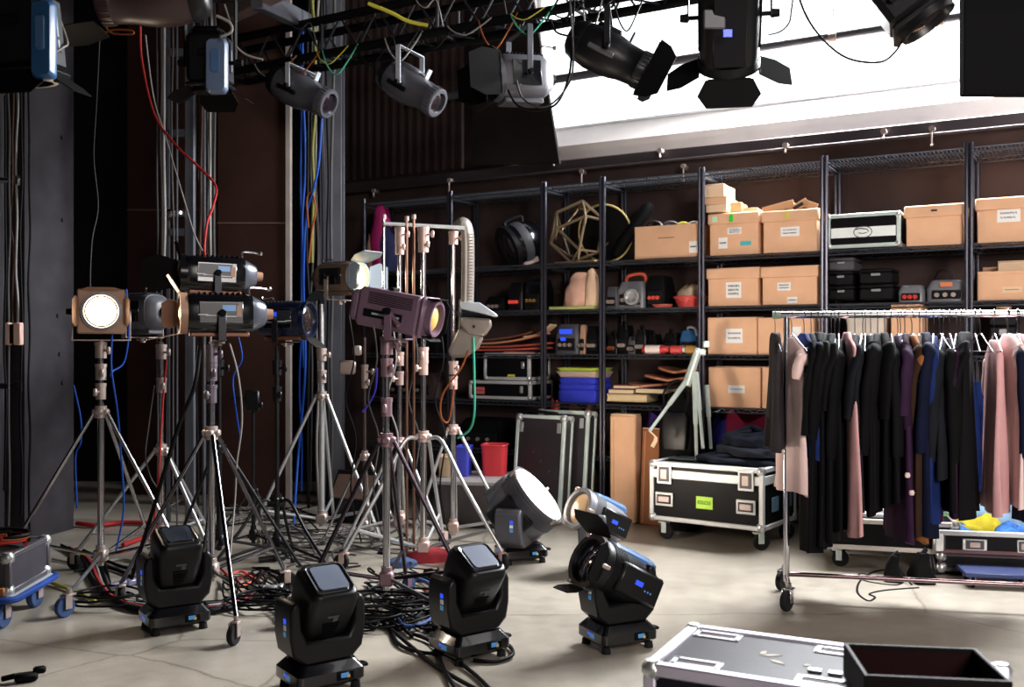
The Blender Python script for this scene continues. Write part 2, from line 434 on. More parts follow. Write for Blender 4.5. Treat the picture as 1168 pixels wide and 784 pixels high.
# ================================================================= LIGHT
def area(name, loc, target, size, power, rgb, sy=None, spread=None):
    l = bpy.data.lights.new(name, 'AREA'); l.energy = power; l.color = rgb
    l.shape = 'RECTANGLE'; l.size = size; l.size_y = sy or size
    if spread: l.spread = radians(spread)
    o = bpy.data.objects.new(name, l); COL.objects.link(o); o.location = loc
    o.rotation_euler = (Vector(target) - Vector(loc)).to_track_quat('-Z', 'Y').to_euler()
    return o
p = SP(2.7, .62, 3.95)
area('daylight_window', p, p + Vector((-.504, -.864, -.7)), 3.2, 1350, (.95, .97, 1.0), .9)
area('overhead_fill', (3.0, 4.8, 4.85), (2.2, 5.8, 0), 2.4, 45, (1.0, .97, .94))  # unseen fill added overhead to lift the room
area('front_fill', (2.6, -1.6, 3.1), (2.3, 7.5, 1.9), 1.8, 112, (1.0, .91, .86), spread=80)  # unseen fill added behind the camera to brighten the shelf fronts
def spot(name, loc, d, power, rgb, size=60, r=.06):
    l = bpy.data.lights.new(name, 'SPOT'); l.energy = power; l.color = rgb; l.spot_size = radians(size); l.spot_blend = .5; l.shadow_soft_size = r
    o = bpy.data.objects.new(name, l); COL.objects.link(o); o.location = loc
    o.rotation_euler = Vector(d).to_track_quat('-Z', 'Y').to_euler()
w = bpy.data.worlds.new('World'); SC.world = w; w.use_nodes = True
w.node_tree.nodes['Background'].inputs['Color'].default_value = (.9, .92, 1, 1)
w.node_tree.nodes['Background'].inputs['Strength'].default_value = .05

cam = bpy.data.cameras.new('Camera'); co = bpy.data.objects.new('Camera', cam); COL.objects.link(co)
co.location = (0, 0, H); co.rotation_euler = (radians(90), 0, 0)
cam.sensor_width = 36; cam.lens = 36 * f / 1168; cam.shift_y = (CY - 392) / 1168; cam.clip_start = .05
cam.dof.use_dof = True; cam.dof.focus_distance = 5.3; cam.dof.aperture_fstop = 2.6
SC.camera = co
SC.view_settings.view_transform = 'Standard'; SC.view_settings.look = 'None'
SC.view_settings.exposure = 0.0; SC.view_settings.gamma = 1.0
try: SC.view_settings.use_curve_mapping = False
except Exception: pass
# ================================================================= SHELVING AND ITS CONTENTS
ROWS = [2.757, 2.10, 1.71, 1.335, .926, .50, .12]
POSTS = [414, 513, 620, 687, 800, 940, 1105]
tp = [ST(x) for x in POSTS] + [ST(1105) + .95]
def shelving(t0, t1, label):
    w = t1 - t0 - .03; dp = .44
    o = thing('wire_shelving_unit', label, 'shelving unit', SP((t0 + t1) / 2, 0, 0), SA, 'wire shelving units along the wall')
    for x in (-w / 2, w / 2):
        for y in (.0, dp):
            mb = MB().cyl((x, y, 0), (x, y, 2.79), .0145, n=8)
            for k in range(26): mb.cyl((x, y, .1 + k * .105), (x, y, .104 + k * .105), .0165, n=8)
            part('post', mb, SHELF, o)
    for z in ROWS:
        mb = MB()
        for y in (0, dp):
            mb.cyl((-w / 2, y, z - .006), (w / 2, y, z - .006), .005, n=5).cyl((-w / 2, y, z - .036), (w / 2, y, z - .036), .005, n=5)
            n = int(w / .05); zz = [(-w / 2 + w * k / n, y, z - .006 if k % 2 else z - .036) for k in range(n + 1)]
            mb.tube(zz, .0028, 4)
        for x in (-w / 2, w / 2): mb.cyl((x, 0, z - .006), (x, dp, z - .006), .005, n=5).cyl((x, 0, z - .036), (x, dp, z - .036), .005, n=5)
        n = int(w / .026)
        for k in range(1, n): mb.cyl((-w / 2 + w * k / n, 0, z - .003), (-w / 2 + w * k / n, dp, z - .003), .0022, n=4)
        for y in (.12, .24, .34): mb.cyl((-w / 2, y, z - .008), (w / 2, y, z - .008), .003, n=4)
        part('wire_shelf', mb, SHELFW, o)
    return o
NAMES = ['black wire shelving unit behind the silver stands, holding dark clothes', 'black wire shelving unit holding the round drum lamp and silver-edged cases', 'narrow black wire shelving unit holding the spiky frame lamp and blue cloths',
         'black wire shelving unit holding the open carton of oddments and the tan leather', 'black wire shelving unit stacked with cartons on every shelf', 'black wire shelving unit holding the white striped case and black boxes', 'black wire shelving unit behind the pink dresses, holding the widest lidded carton']
for i in range(7): shelving(tp[i], tp[i + 1], NAMES[i])

def spot_on(x0, x1, ytop, row, y0=.04):
    t0, t1 = ST(x0, y0), ST(x1, y0); zb = ROWS[row]
    xm = (x0 + x1) / 2
    zt = SZ(xm, ytop, y0)
    return (t0 + t1) / 2, t1 - t0, zt - zb, zb
def scribble(w, h, lines, rnd, lw=.0035):
    mb = MB()
    for i in range(lines):
        z = h * (.5 - (i + 1) / (lines + 1)); x = -w * .36
        while x < w * .33:
            l = w * rnd.uniform(.05, .13)
            p = [(x, 0, z), (x + l * .3, 0, z + h * .09), (x + l * .55, 0, z - h * .06), (x + l, 0, z + h * rnd.uniform(-.02, .07))]
            for a, b in zip(p, p[1:]): mb.tube([a, b], lw / 2, 4)
            x += l * 1.25
    return mb
def sticker(parent, x, z, w, h, y, m=LAB, lines=2, name='paper_label', skew=0):
    l = part(name, MB(T(x, y, z) @ rot('Y', skew)).box((0, -.0015, 0), (w, .003, h)), m, parent)
    if lines:
        s = scribble(w, h, lines, R); s2 = MB(T(x, y - .004, z) @ rot('Y', skew)); s2.add(s.v, s.f)
        part('writing', s2, INK, l)
    return l
def carton(label, M, w, d, h, lid=True, flaps=None, labels=(), m=CART, group='cardboard boxes on the shelves', tape=False):
    o = thing('cardboard_box', label, 'box', M=M, group=group)
    # M at centre-bottom of the front edge; box extends to +y
    t = .006
    if flaps is None:
        part('body', MB().box((0, d / 2, h * .5), (w, d, h), .006), m, o)
        if not lid:
            part('top_seam', MB().box((0, d / 2, h + .0015), (w * .99, .05, .003)), CARTP, o)
    else:
        mb = MB().box((0, t / 2, h / 2), (w, t, h)).box((0, d - t / 2, h / 2), (w, t, h)).box((-w / 2 + t / 2, d / 2, h / 2), (t, d, h)).box((w / 2 - t / 2, d / 2, h / 2), (t, d, h)).box((0, d / 2, t / 2), (w, d, t))
        part('body', mb, m, o)
        for (side, ang, ln) in flaps:
            if side == 'f': Mx = T(0, 0, h) @ rot('X', ang); part('flap', MB(Mx).box((0, -t / 2, ln / 2), (w, t, ln), .001), m, o)
            if side == 'b': Mx = T(0, d, h) @ rot('X', ang); part('flap', MB(Mx).box((0, t / 2, ln / 2), (w, t, ln), .001), m, o)
            if side == 'l': Mx = T(-w / 2, d / 2, h) @ rot('Y', ang); part('flap', MB(Mx).box((-t / 2, 0, ln / 2), (t, d, ln), .001), m, o)
            if side == 'r': Mx = T(w / 2, d / 2, h) @ rot('Y', ang); part('flap', MB(Mx).box((t / 2, 0, ln / 2), (t, d, ln), .001), m, o)
    if lid:
        lh = min(.085, h * .32)
        ld = part('lid', MB().box((0, d / 2, h - lh / 2 + .004), (w + .026, d + .026, lh), .008), m, o)
    for (x, z, lw_, lh_, mm, ln) in labels:
        sticker(o, x * w, z * h, lw_, lh_, 0 if z < .66 else -.0135 if lid else 0, mm, ln)
    return o
def box_at(label, x0, x1, yt, row, lid=True, d=.36, y0=.03, **k):
    t, w, h, z = spot_on(x0, x1, yt, row, y0)
    if lid: w -= .026
    return carton(label, SM(t, y0 + (.013 if lid else 0), z), w, d, h, lid, **k)
# bay of cartons
b1 = box_at('carton with teal sticker and green tape on its lid, under the piled folded cartons', 807, 866, 243, 1, labels=((-.22, .30, .07, .085, LAB, 1), (.02, .58, .11, .05, LAB, 3), (.25, .27, .085, .032, TEAL, 0), (-.04, .88, .03, .055, GRNT, 0), (-.38, .88, .04, .04, mat('mint sticker', (170, 224, 190), .6), 0)))
b2 = box_at('lidded carton with loose flaps on top and a torn white label, under the top shelf', 868, 934, 240, 1, labels=((.0, .5, .14, .07, LAB, 2), (-.05, .88, .025, .05, YELT, 0)))
box_at('lidded carton with a tall white label directly under the green taped carton', 805, 866, 306, 2, labels=((.02, .42, .12, .12, LAB, 3),))
box_at('lidded carton with two small white labels, second shelf down beside the corner post', 867, 934, 304, 2, labels=((-.1, .48, .1, .06, LAB, 2), (.05, .12, .075, .045, LAB, 1)))
box_at('plain topped carton with a square white label, in the middle of the carton shelves', 807, 863, 362, 3, False, labels=((.05, .5, .13, .11, LAB, 2),))
box_at('carton behind the clothes rail end with two overlapping white labels', 864, 928, 362, 3, False, labels=((.08, .42, .1, .09, LAB, 2), (.2, .62, .07, .07, LAB, 0)))
box_at('lowest open-shelf carton with one narrow white label, beside the white folded tripod', 808, 867, 419, 4, False, labels=((.05, .46, .13, .06, LAB, 1),))
box_at('lowest carton half hidden behind the grey garment bag', 869, 930, 419, 4, False)
# flat things stacked on the cartons
tz = lambda px, py, y: SZ(px, py, y)
def flat_carton(label, x0, x1, y0p, y1p, yo, d=.3, m=CART, rz=0, tilt=0):
    t0, t1 = ST(x0, yo), ST(x1, yo); z1, z0 = SZ((x0 + x1) / 2, y0p, yo), SZ((x0 + x1) / 2, y1p, yo)
    o = thing('flat_cardboard_box', label, 'box', M=SM((t0 + t1) / 2, yo, z0, rz) @ rot('Y', tilt), group='folded cartons piled on top of the box')
    part('body', MB().box((0, d / 2, (z1 - z0) / 2), (t1 - t0, d, z1 - z0), .005), m, o)
    part('flap', MB(T(0, 0, z1 - z0) @ rot('X', -8)).box((0, d * .25, .004), (t1 - t0, d * .5, .005), .001), CARTP, o)
    return o
flat_carton('small squashed carton topmost of the pile, torn at one side', 803, 826, 211, 225, .05, .28, CARTP)
flat_carton('shallow carton second from the top of the pile', 803, 829, 225.2, 233, .05, .3, CART)
flat_carton('upright carton in the pile resting on the green taped lid', 805, 829, 233.2, 242, .05, .3, CARTP)
flat_carton('small tan tub shaped carton beside the pile, on the green taped lid', 831, 846, 232, 242, .15, .16, CARTD)
flat_carton('thin folded card lying at the edge of the green taped lid', 847, 864, 238, 242.2, .1, .2, CARTP)
t, w_, h_, z_ = spot_on(868, 934, 240, 1, .03)
zt_ = ROWS[1] + h_ + .006
for i, (dx, ang, ln, lb) in enumerate(((-.09, -11, .24, 'long loose flap lying flat on the torn label carton'), (.07, -28, .15, 'raised loose flap with black print on the torn label carton'), (.13, 24, .11, 'short loose flap tipped the other way on the torn label carton'))):
    o = thing('cardboard_flap', lb, 'cardboard', M=SM(t + dx, .06, zt_) @ rot('Y', ang), group='loose flaps on the torn label carton')
    part('sheet', MB().box((0, .14, .03), (ln, .26, .006), .001).box((0, .008, .03), (ln, .006, .055), .001), CARTD, o)
    if i == 1: sticker(o, .0, .03, .08, .025, .004, INK, 0, 'black_print')
# bay with the striped case
box_at('plain lone carton with a small printed handle, beside the white striped case', 1031, 1101, 234, 1, labels=((.0, .87, .04, .012, INK, 0),))
box_at('wide lidded carton with a handwritten white label, under the black hanging panel', 1112, 1190, 225, 1, labels=((.0, .6, .14, .09, LAB, 2),))
box_at('open carton with a flat box lying in it, below the widest lidded carton', 1115, 1188, 309, 2, False, flaps=(('f', 170, .02), ('b', -20, .06)), labels=((.05, .35, .12, .04, CARTP, 1),))
flat_carton('flat pale carton lying across the open carton', 1138, 1200, 298, 309, .1, .24, CARTP)
box_at('rounded tan carton seen behind the clothes hooks', 1016, 1052, 347, 3, False, d=.28)
t, w_, h_, z_ = spot_on(962, 1012, 355, 3, .06)
o = thing('storage_tub', 'pale plastic storage tub behind the clothes hooks', 'tub', M=SM(t, .06, z_))
part('body', MB().loft([rrect(w_ * .42, .13, 0, oy=.15), rrect(w_ * .47, .15, h_ * .85, oy=.15)]), mat('pale tub plastic', (200, 190, 178), .5), o)
part('lid', MB().loft([rrect(w_ * .5, .165, h_ * .83, oy=.15), rrect(w_ * .5, .165, h_ * .93, oy=.15), rrect(w_ * .44, .14, h_, oy=.15)]), mat('tub lid', (214, 210, 200), .5), o)

def edge_frame(w, d, h, r, M=None, b=.004):      # aluminium angle on twelve edges; origin centre bottom
    mb = MB(M)
    for x in (-w / 2, w / 2):
        for y in (-d / 2, d / 2): mb.box((x, y, h / 2), (r, r, h), b)
        for z in (0, h): mb.box((x, 0, z), (r, d, r), b)
    for y in (-d / 2, d / 2):
        for z in (0, h): mb.box((0, y, z), (w, r, r), b)
    return mb
def corners(o, w, d, h, r, m=ALU, zs=(0, 1)):
    for x in (-1, 1):
        for y in (-1, 1):
            for z in zs: part('corner', MB().ball((x * w / 2, y * d / 2, z * h), r, 10), m, o)
def small_case(label, M, w, d, h, trim=ALUB, group='silver edged cases on the shelves', stripe=False, plate=None, latch=True):
    o = thing('flight_case', label, 'case', M=M @ T(0, d / 2, 0), group=group)
    part('body', MB().box((0, 0, h / 2), (w, d, h), .004), PANEL, o)
    part('edge_trim', edge_frame(w - .012, d - .012, h - .018, .028, T(0, 0, .009)), trim, o)
    corners(o, w - .02, d - .02, h - .03, .026)
    for c in o.children:
        if c.name.startswith('corner'): c.location.z = .015
    if stripe:
        part('stripe', MB().box((0, -d / 2 - .003, h * .45), (w * .9, .004, h * .3)), mat('white stripe', (220, 228, 226), .5), o)
        part('round_logo', MB(T(0, -d / 2 - .006, h * .45)).tube([(.05 * cos(a * pi / 12) * (1.25), 0, .042 * sin(a * pi / 12)) for a in range(24)], .003, 5, closed=True).tube([(-.05, 0, .02), (-.02, 0, .026), (.03, 0, .018), (.04, 0, 0)], .004, 5).tube([(-.03, 0, -.005), (.0, 0, -.012), (.03, 0, -.004)], .003, 5), INK, o)
    if plate: sticker(o, plate[0] * w, plate[1] * h, plate[2], plate[3], -d / 2 - .002, plate[4], plate[5])
    if latch: part('latch', MB().box((w * .36, -d / 2 - .006, h * .55), (.03, .012, .06), .004), ALU, o)
    return o
t, w_, h_, z_ = spot_on(944, 1026, 246, 1, .03)
small_case('black case with silver edges and a white band with a round hand logo', SM(t, .03, z_ + .014), w_, .38, h_, mat('pale alloy trim', (206, 222, 216), .4, .3), stripe=True, latch=False)
t, w_, h_, z_ = spot_on(553, 604, 405, 4, .05)
t2, w2, h2, z2 = spot_on(536, 605, 437, 4, .03)
small_case('long low silver edged case with a red and white plate, under the taller case', SM(t2, .03, z2 + .014), w2, .4, h2, plate=(-.33, .45, .1, .06, mat('red plate', (200, 96, 88), .5), 1))
small_case('taller silver edged case with a small yellow plate, stacked on the low case', SM(t, .05, z2 + h2 + .03), w_, .36, h_ - h2 - .016, plate=(.1, .12, .07, .035, YELT, 1))
def black_box(label, x0, x1, yt, yb, yo=.05, m=BLK):
    t0, t1 = ST(x0, yo), ST(x1, yo); xm = (x0 + x1) / 2; z1, z0 = SZ(xm, yt, yo), SZ(xm, yb, yo)
    w, h = t1 - t0, z1 - z0
    o = thing('equipment_case', label, 'case', M=SM((t0 + t1) / 2, yo, z0), group='small black cases stacked on the shelf')
    part('body', MB().box((0, .15, h * .38), (w, .3, h * .74), .012), m, o)
    part('lid', MB().box((0, .15, h * .87), (w * 1.02, .305, h * .24), .012), m, o)
    part('catch', MB().box((0, -.006, h * .6), (w * .28, .012, h * .16), .003), ALU, o)
    return o
zb_ = 342
black_box('small black case with a pale catch, bottom of the stack beside the corner post', 945, 974, 326, zb_)
black_box('small black case with a green catch, middle of the stack beside the corner post', 945, 973, 309, 325.7)
black_box('dark grey moulded case on top of the black case stack', 945, 974, 294, 308.7, m=GRYD)
black_box('wider black case, lower one of the pair beside the grey electronics', 980, 1019, 324, zb_)
black_box('wider black case with an orange mark, upper one of the pair', 980, 1018, 306, 323.7)
# grey electronics heap
def gadget(label, x0, x1, yt, row, d=.26, m=GRY, yo=.06, name='electronics_unit', cat='equipment', extra=None, group='odd equipment on the shelves', zoff=0):
    t, w, h, z = spot_on(x0, x1, yt, row, yo)
    o = thing(name, label, cat, M=SM(t, yo, z + zoff), group=group)
    h -= zoff
    part('body', MB().loft([rrect(w * .5, d * .5, 0, oy=d / 2), rrect(w * .5, d * .5, h * .6, oy=d / 2), rrect(w * .4, d * .42, h * .95, oy=d / 2), rrect(w * .36, d * .38, h, oy=d / 2)]), m, o)
    part('front_panel', MB().box((0, -.004, h * .32), (w * .7, .012, h * .4), .003), BLK, o)
    for k in range(3): part('knob', MB().cyl((-w * .22 + k * w * .2, -.008, h * .3), (-w * .22 + k * w * .2, -.03, h * .3), min(.016, h * .13), n=10), extra or CAST, o)
    return o, w, h
gadget('low grey electronics unit with a red switch, beside the pair of black cases', 1024, 1054, 325, 2, m=GRY, extra=mat('red knob', (190, 50, 44), .4))
o, w, h = gadget('wide grey electronics unit with a wire handle and orange tag', 1056, 1103, 319, 2, m=GRY)
part('carry_handle', MB().tube(spline([(-w * .35, .1, h * .9), (-w * .25, .1, h + .06), (0, .1, h + .07), (w * .12, .1, h * .95)]), .008, 6), BLK, o)
sticker(o, .0, h * .78, w * .3, h * .2, -.002, mat('orange tag', (205, 120, 80), .6), 0, 'tag')
black_box('black case standing under the small amber jar, behind the clothes rail', 1128, 1160, 361, SZ(1144, 0, .08) and CY - (ROWS[3] - H) * f / SP(ST(1144, .08), .08).y, .08)
t, w_, h_, z_ = spot_on(1136, 1152, 350, 3, .1); h_ = SZ(1144, 350, .1) - SZ(1144, 361, .08)
o = thing('amber_jar', 'small amber jar seen just above the clothes rail', 'jar', M=SM(t, .18, SZ(1144, 361, .08) + .002))
part('body', MB(rot('Y', -90)).lathe([(0, .05), (.0, .055), (h_ * .75, .055), (h_ * .8, .04)], 16), mat('amber jar', (170, 120, 30), .2), o)
part('lid', MB(rot('Y', -90)).lathe([(h_ * .8, .046), (h_, .046), (h_, .0)], 16), CARTP, o)
# open carton of oddments
t, w_, h_, z_ = spot_on(724, 797, 257, 1, .02)
carton('open brown carton filled with oddments, on the upper shelf beside the spiky frame lamp', SM(t, .02, z_), w_, .38, h_, False, flaps=(('r', 168, .05),), labels=((.0, .62, .14, .004, INK, 0), (.42, .3, .07, .09, LAB, 1)))
for i, (dx, m, r, lb) in enumerate(((-.17, BLK, .07, 'black cable coil poking out of the open carton'), (-.02, GRYD, .06, 'dark grey bundle poking out of the open carton'), (.09, YELT, .05, 'yellow strap bundle poking out of the open carton'), (.18, WHT, .05, 'crumpled white bag at the corner of the open carton'))):
    mb = MB()
    for k in range(4):
        pts = [(r * (1.0 - .12 * k) * cos(a * pi / 7 + k), .12 + .04 * k + .02 * sin(a), h_ - .05 + r * .55 + r * .85 * sin(a * pi / 7 + k)) for a in range(14)]
        mb.tube(pts, .011, 6, closed=True)
    solo('cable_coil', mb, m, lb, 'coil', 'oddments in the open carton', M=SM(t + dx, .05, z_ + .01))
# long black tube leaning behind it and reflector
a, b = SP(ST(702, .2), .2, ROWS[1] + .06), SP(ST(742, .24), .24, SZ(742, 232, .24))
solo('tripod_bag', MB().tube([a, a.lerp(b, .1), a.lerp(b, .9), b], [.03, .05, .055, .03], 12), BLK2, 'long black tube bag leaning behind the open carton', 'bag', loc=a)
a = SP(ST(694, .2), .2, (ROWS[1] + SZ(690, 232, .2)) / 2)
o = thing('folding_reflector', 'round black folding reflector with a yellow rim, behind the shelf post', 'reflector', M=SM(ST(690, .22), .22, a.z) @ rot('X', 12))
rr_ = (SZ(690, 232, .22) - ROWS[1]) / 2 - .01
part('rim', MB().tube([(rr_ * cos(k * pi / 16), 0, rr_ * sin(k * pi / 16)) for k in range(32)], .009, 6, closed=True), mat('yellow rim', (196, 176, 110), .5), o)
part('fabric', MB(rot('Z', 90)).lathe([(-.006, 0), (-.006, rr_ - .01), (.006, rr_ - .01), (.006, 0)], 32), BLK2, o)
# spiky bronze frame lamp
t, w_, h_, z_ = spot_on(630, 686, 229, 1, .1)
o = thing('spiky_frame_lamp', 'spiky bronze frame lamp of bent bars with points, on the upper shelf', 'lamp', M=SM(t, .16, z_))
BRZ = mat('pale bronze', (158, 138, 112), .35, .7)
r0 = h_ / 2
hexa = [(r0 * 1.0 * cos(radians(18 + 60 * k)), -.05, r0 + r0 * sin(radians(18 + 60 * k))) for k in range(6)]
inn = [(r0 * .62 * cos(radians(48 + 120 * k)), -.11, r0 + r0 * .62 * sin(radians(48 + 120 * k))) for k in range(3)]
bk = [(r0 * .95 * cos(radians(48 + 60 * k)), .14, r0 + r0 * .9 * sin(radians(48 + 60 * k))) for k in range(6)]
for k in range(6):
    part('bar', MB().tube([hexa[k], hexa[(k + 1) % 6]], .013, 6), BRZ, o)
    part('bar', MB().tube([hexa[k], bk[k]], .009, 6), BRZ, o)
    part('bar', MB().tube([bk[k], bk[(k + 1) % 6]], .009, 6), BRZ, o)
for k in range(3):
    part('inner_bar', MB().tube([inn[k], inn[(k + 1) % 3]], .013, 6), BRZ, o)
    for j in (0, 1): part('inner_bar', MB().tube([inn[k], hexa[(2 * k + j) % 6]], .011, 6), BRZ, o)
for k in range(3):
    c = Vector(inn[k]); part('spike', MB().cyl(c, c + Vector((0, -.02, -.10)), .018, .002, 8), BRZ, o)
part('base_plate', MB().box((0, .03, .008), (.38, .26, .016), .004), BRZ, o)
# round drum lamp
t, w_, h_, z_ = spot_on(556, 614, 246, 1, .1)
o = thing('drum_lamp', 'big round dark drum lamp with a glossy glass face, beside the narrow shelving', 'lamp', M=SM(t, .22, z_ + h_ * .46) @ rot('Z', -125) @ rot('Y', 22))
dr = h_ * .44
part('drum', MB().lathe([(-.2, 0), (-.2, dr * .55), (-.15, dr * .85), (-.05, dr * .98), (.1, dr), (.12, dr * .94)], 28), BLKG, o)
part('rim', MB().lathe([(.09, dr * .95), (.09, dr * 1.04), (.13, dr * 1.04), (.13, dr * .9)], 28), DKM, o)
part('glass', MB().lathe([(.105, dr * .92), (.13, dr * .7), (.15, dr * .3), (.155, 0)], 28), GLASSD, o)
part('vent_band', MB().lathe([(-.04, dr), (-.02, dr * 1.02), (.02, dr * 1.02), (.04, dr)], 28), GRYD, o)
part('carry_handle', MB().tube(spline([(-.1, 0, dr * .8), (-.1, 0, dr * 1.15), (.06, 0, dr * 1.15), (.06, 0, dr * .9)]), .016, 8), DKM, o)
for s in (-1, 1): part('foot_bracket', MB().box((0, s * dr * .5, -dr * .86), (.16, .03, .06), .01), CAST, o)
# second shelf
gadget('dark camera body with a red light, second shelf beside the grey scoop lamp', 578, 596, 322, 2, m=BLK, extra=mat('red lamp knob', (220, 70, 60), .4, emit=.4))
gadget('dark lens housing with gold rings, second shelf next to the narrow unit post', 597, 617, 318, 2, m=BLKG, extra=GOLD)
gadget('low black gadget half hidden behind the grey scoop lamp', 552, 575, 338, 2, m=BLK2)
t, w_, h_, z_ = spot_on(626, 676, 345, 2, .03)
solo('clipboard', MB().box((0, .14, .012), (w_, .28, .024), .004), mat('lime plastic', (206, 214, 130), .5), 'lime yellow flat tray under the pink crumpled bag', 'tray', M=SM(t, .03, z_))
def heap(w, d, h, seed, n=28, rows=9, amp=.16):
    rnd = random.Random(seed); ph = [rnd.uniform(0, 6.28) for _ in range(8)]
    rings = []; amp0 = amp
    for j in range(rows + 1):
        v = j / rows; amp = amp0 * (1 - .55 * v); s = max(.42 if h < .7 * max(w, d) else .74, sqrt(max(0, 1 - v ** 6)))
        ring = []
        for i in range(n):
            a = 2 * pi * i / n
            k = 1 + amp * (sin(2 * a + ph[0] + v * 3) * .4 + sin(5 * a + ph[1] - v * 4) * .22 + sin(9 * a + ph[2] + 5 * v) * .2 + sin(13 * a + ph[5] - 3 * v) * .14)
            ring.append((w / 2 * s * k * cos(a), d / 2 * s * k * sin(a), h * v * (1 + .16 * v * sin(2 * a + ph[3]) + .03 * v * sin(5 * a + ph[4]))))
        rings.append(ring)
    return MB().loft(rings)
def cloth_heap(label, x0, x1, yt, row, m, seed, d=.3, name='folded_cloth', cat='cloth', yo=.04, zoff=0):
    t, w, h, z = spot_on(x0, x1, yt, row, yo)
    b = heap(w, d, h - zoff, seed)
    return solo(name, b, m, label, cat, M=SM(t, yo + d / 2, z + zoff), smooth=70)
PINKC = mat('pale pink cloth', (214, 170, 152), .85, var=.15)
cloth_heap('crumpled pale pink bag heaped on the lime tray', 637, 672, 315, 2, PINKC, 3, name='crumpled_bag', cat='bag', zoff=.026)
cloth_heap('smaller pale cloth bundle standing against the shelf post', 662, 681, 312, 2, mat('cream cloth', (222, 190, 160), .85), 8, d=.2, name='cloth_bundle', zoff=.026)
o, w, h = gadget('boxy grey camera with a silver lens ring, below the open carton', 702, 735, 321, 2, m=GRY)
part('lens_ring', MB(T(w * .15, -.01, h * .4) @ rot('Z', -90)).lathe([(0, 0), (0, h * .3), (.05, h * .3), (.05, h * .22), (.02, h * .2), (.02, 0)], 20), ALU, o)
part('top_handle', MB().tube(spline([(-w * .3, .1, h * .95), (-w * .2, .1, h + .05), (w * .3, .1, h + .06), (w * .4, .1, h * .95)]), .014, 8), mat('red grip', (206, 84, 60), .5), o)
gadget('small grey box beside the grey camera, nearest the shelf post', 691, 704, 327, 2, m=GRYD, d=.18)
gadget('black equipment box with red markings, next to the grey camera', 736, 758, 314, 2, m=BLK2, extra=mat('red mark', (206, 72, 50), .5))
t, w_, h_, z_ = spot_on(763, 799, 325, 2, .05)
o = thing('red_basket', 'red oval basket of oddments with a cloth, against the carton shelves post', 'basket', M=SM(t, .2, z_))
REDP = mat('red plastic', (206, 74, 70), .4)
part('bowl', MB().loft([[(w_ * .36 * cos(a * pi / 12), .12 * sin(a * pi / 12), 0) for a in range(24)], [(w_ * .5 * cos(a * pi / 12), .16 * sin(a * pi / 12), h_ * .45) for a in range(24)], [(w_ * .46 * cos(a * pi / 12), .145 * sin(a * pi / 12), h_ * .45) for a in range(24)], [(w_ * .34 * cos(a * pi / 12), .11 * sin(a * pi / 12), .012) for a in range(24)]]), REDP, o)
part('rim', MB().tube([(w_ * .49 * cos(a * pi / 12), .157 * sin(a * pi / 12), h_ * .45) for a in range(24)], .012, 6, closed=True), REDP, o)
solo('rag', heap(w_ * .85, .2, h_ * .68, 21), mat('pale rag', (198, 178, 150), .9), 'pale rag heaped in the red basket', 'rag', M=SM(t, .2, z_ + h_ * .3), smooth=70)
t, w_, h_, z_ = spot_on(739, 762, 349, 2, .03)
solo('red_plate', MB(rot('Y', -90)).lathe([(0, .0), (0, w_ * .4), (.02, w_ * .5), (.026, w_ * .5), (.01, w_ * .38), (.01, 0)], 20), mat('terracotta plate', (192, 96, 82), .5), 'flat terracotta plate lying before the red basket', 'plate', M=SM(t, .12, z_))
# third shelf
o, w, h = gadget('grey control unit with a blue lit display, narrow shelving third shelf', 632, 660, 370, 3, m=GRYD)
part('display', MB().box((0, -.012, h * .75), (w * .5, .006, h * .16)), BLUD, o)
part('display', MB().box((-w * .1, -.012, h * .5), (w * .2, .006, h * .12)), BLUD, o)
gadget('slim pinkish canister standing beside the control unit', 661, 667, 371, 3, m=TAN, d=.07)
gadget('black speaker box beside the slim canister', 668, 683, 372, 3, m=BLK2, d=.2)
rnd = random.Random(5)
tl = (('black clamp with orange jaws', 692, 704, 382, BLK, 'orange'), ('black work lamp', 704, 716, 371, BLK2, None), ('grey clip light', 716, 724, 384, GRYD, None), ('black drill body', 724, 737, 376, BLK, None), ('black camera mount', 738, 748, 381, BLK2, None), ('dark toolbox', 756, 772, 380, BLK2, None), ('blue grey spirit level unit', 774, 797, 377, BLUEP, None))
for nm, x0, x1, yt, m, ex in tl:
    o, w, h = gadget(nm + ' in the jumble of tools, third shelf below the ' + ('grey camera' if x0 < 737 else 'red basket'), x0, x1, yt, 3, m=m, d=.16, yo=.12, extra=CABO if ex else CAST, name='tool', cat='tool', group='jumble of tools')
    part('arm', MB().tube(spline([(-w * .2, .08, h * .9), (-w * .1, .04, h * 1.12), (w * .3, 0, h * 1.08), (w * .45, -.02, h * .8)]), .01, 6), DKM if m is not BLUEP else GRYL, o)
t, w_, h_, z_ = spot_on(732, 762, 394, 3, .02)
o = thing('spray_can', 'red and white spray can lying on its side at the shelf edge', 'can', M=SM(t, .05, z_ + h_ / 2 + .002))
part('body', MB().lathe([(-w_ / 2, h_ * .4), (-w_ / 2 + .01, h_ / 2), (w_ * .3, h_ / 2), (w_ * .36, h_ * .36)], 18), mat('red can', (204, 60, 66), .3, .3), o)
part('band', MB().lathe([(-w_ * .38, h_ * .505), (w_ * .18, h_ * .505)], 18), mat('pale band', (232, 214, 206), .4), o)
part('cap', MB().lathe([(w_ * .36, h_ * .34), (w_ * .5, h_ * .34), (w_ * .5, 0)], 14), REDP, o)
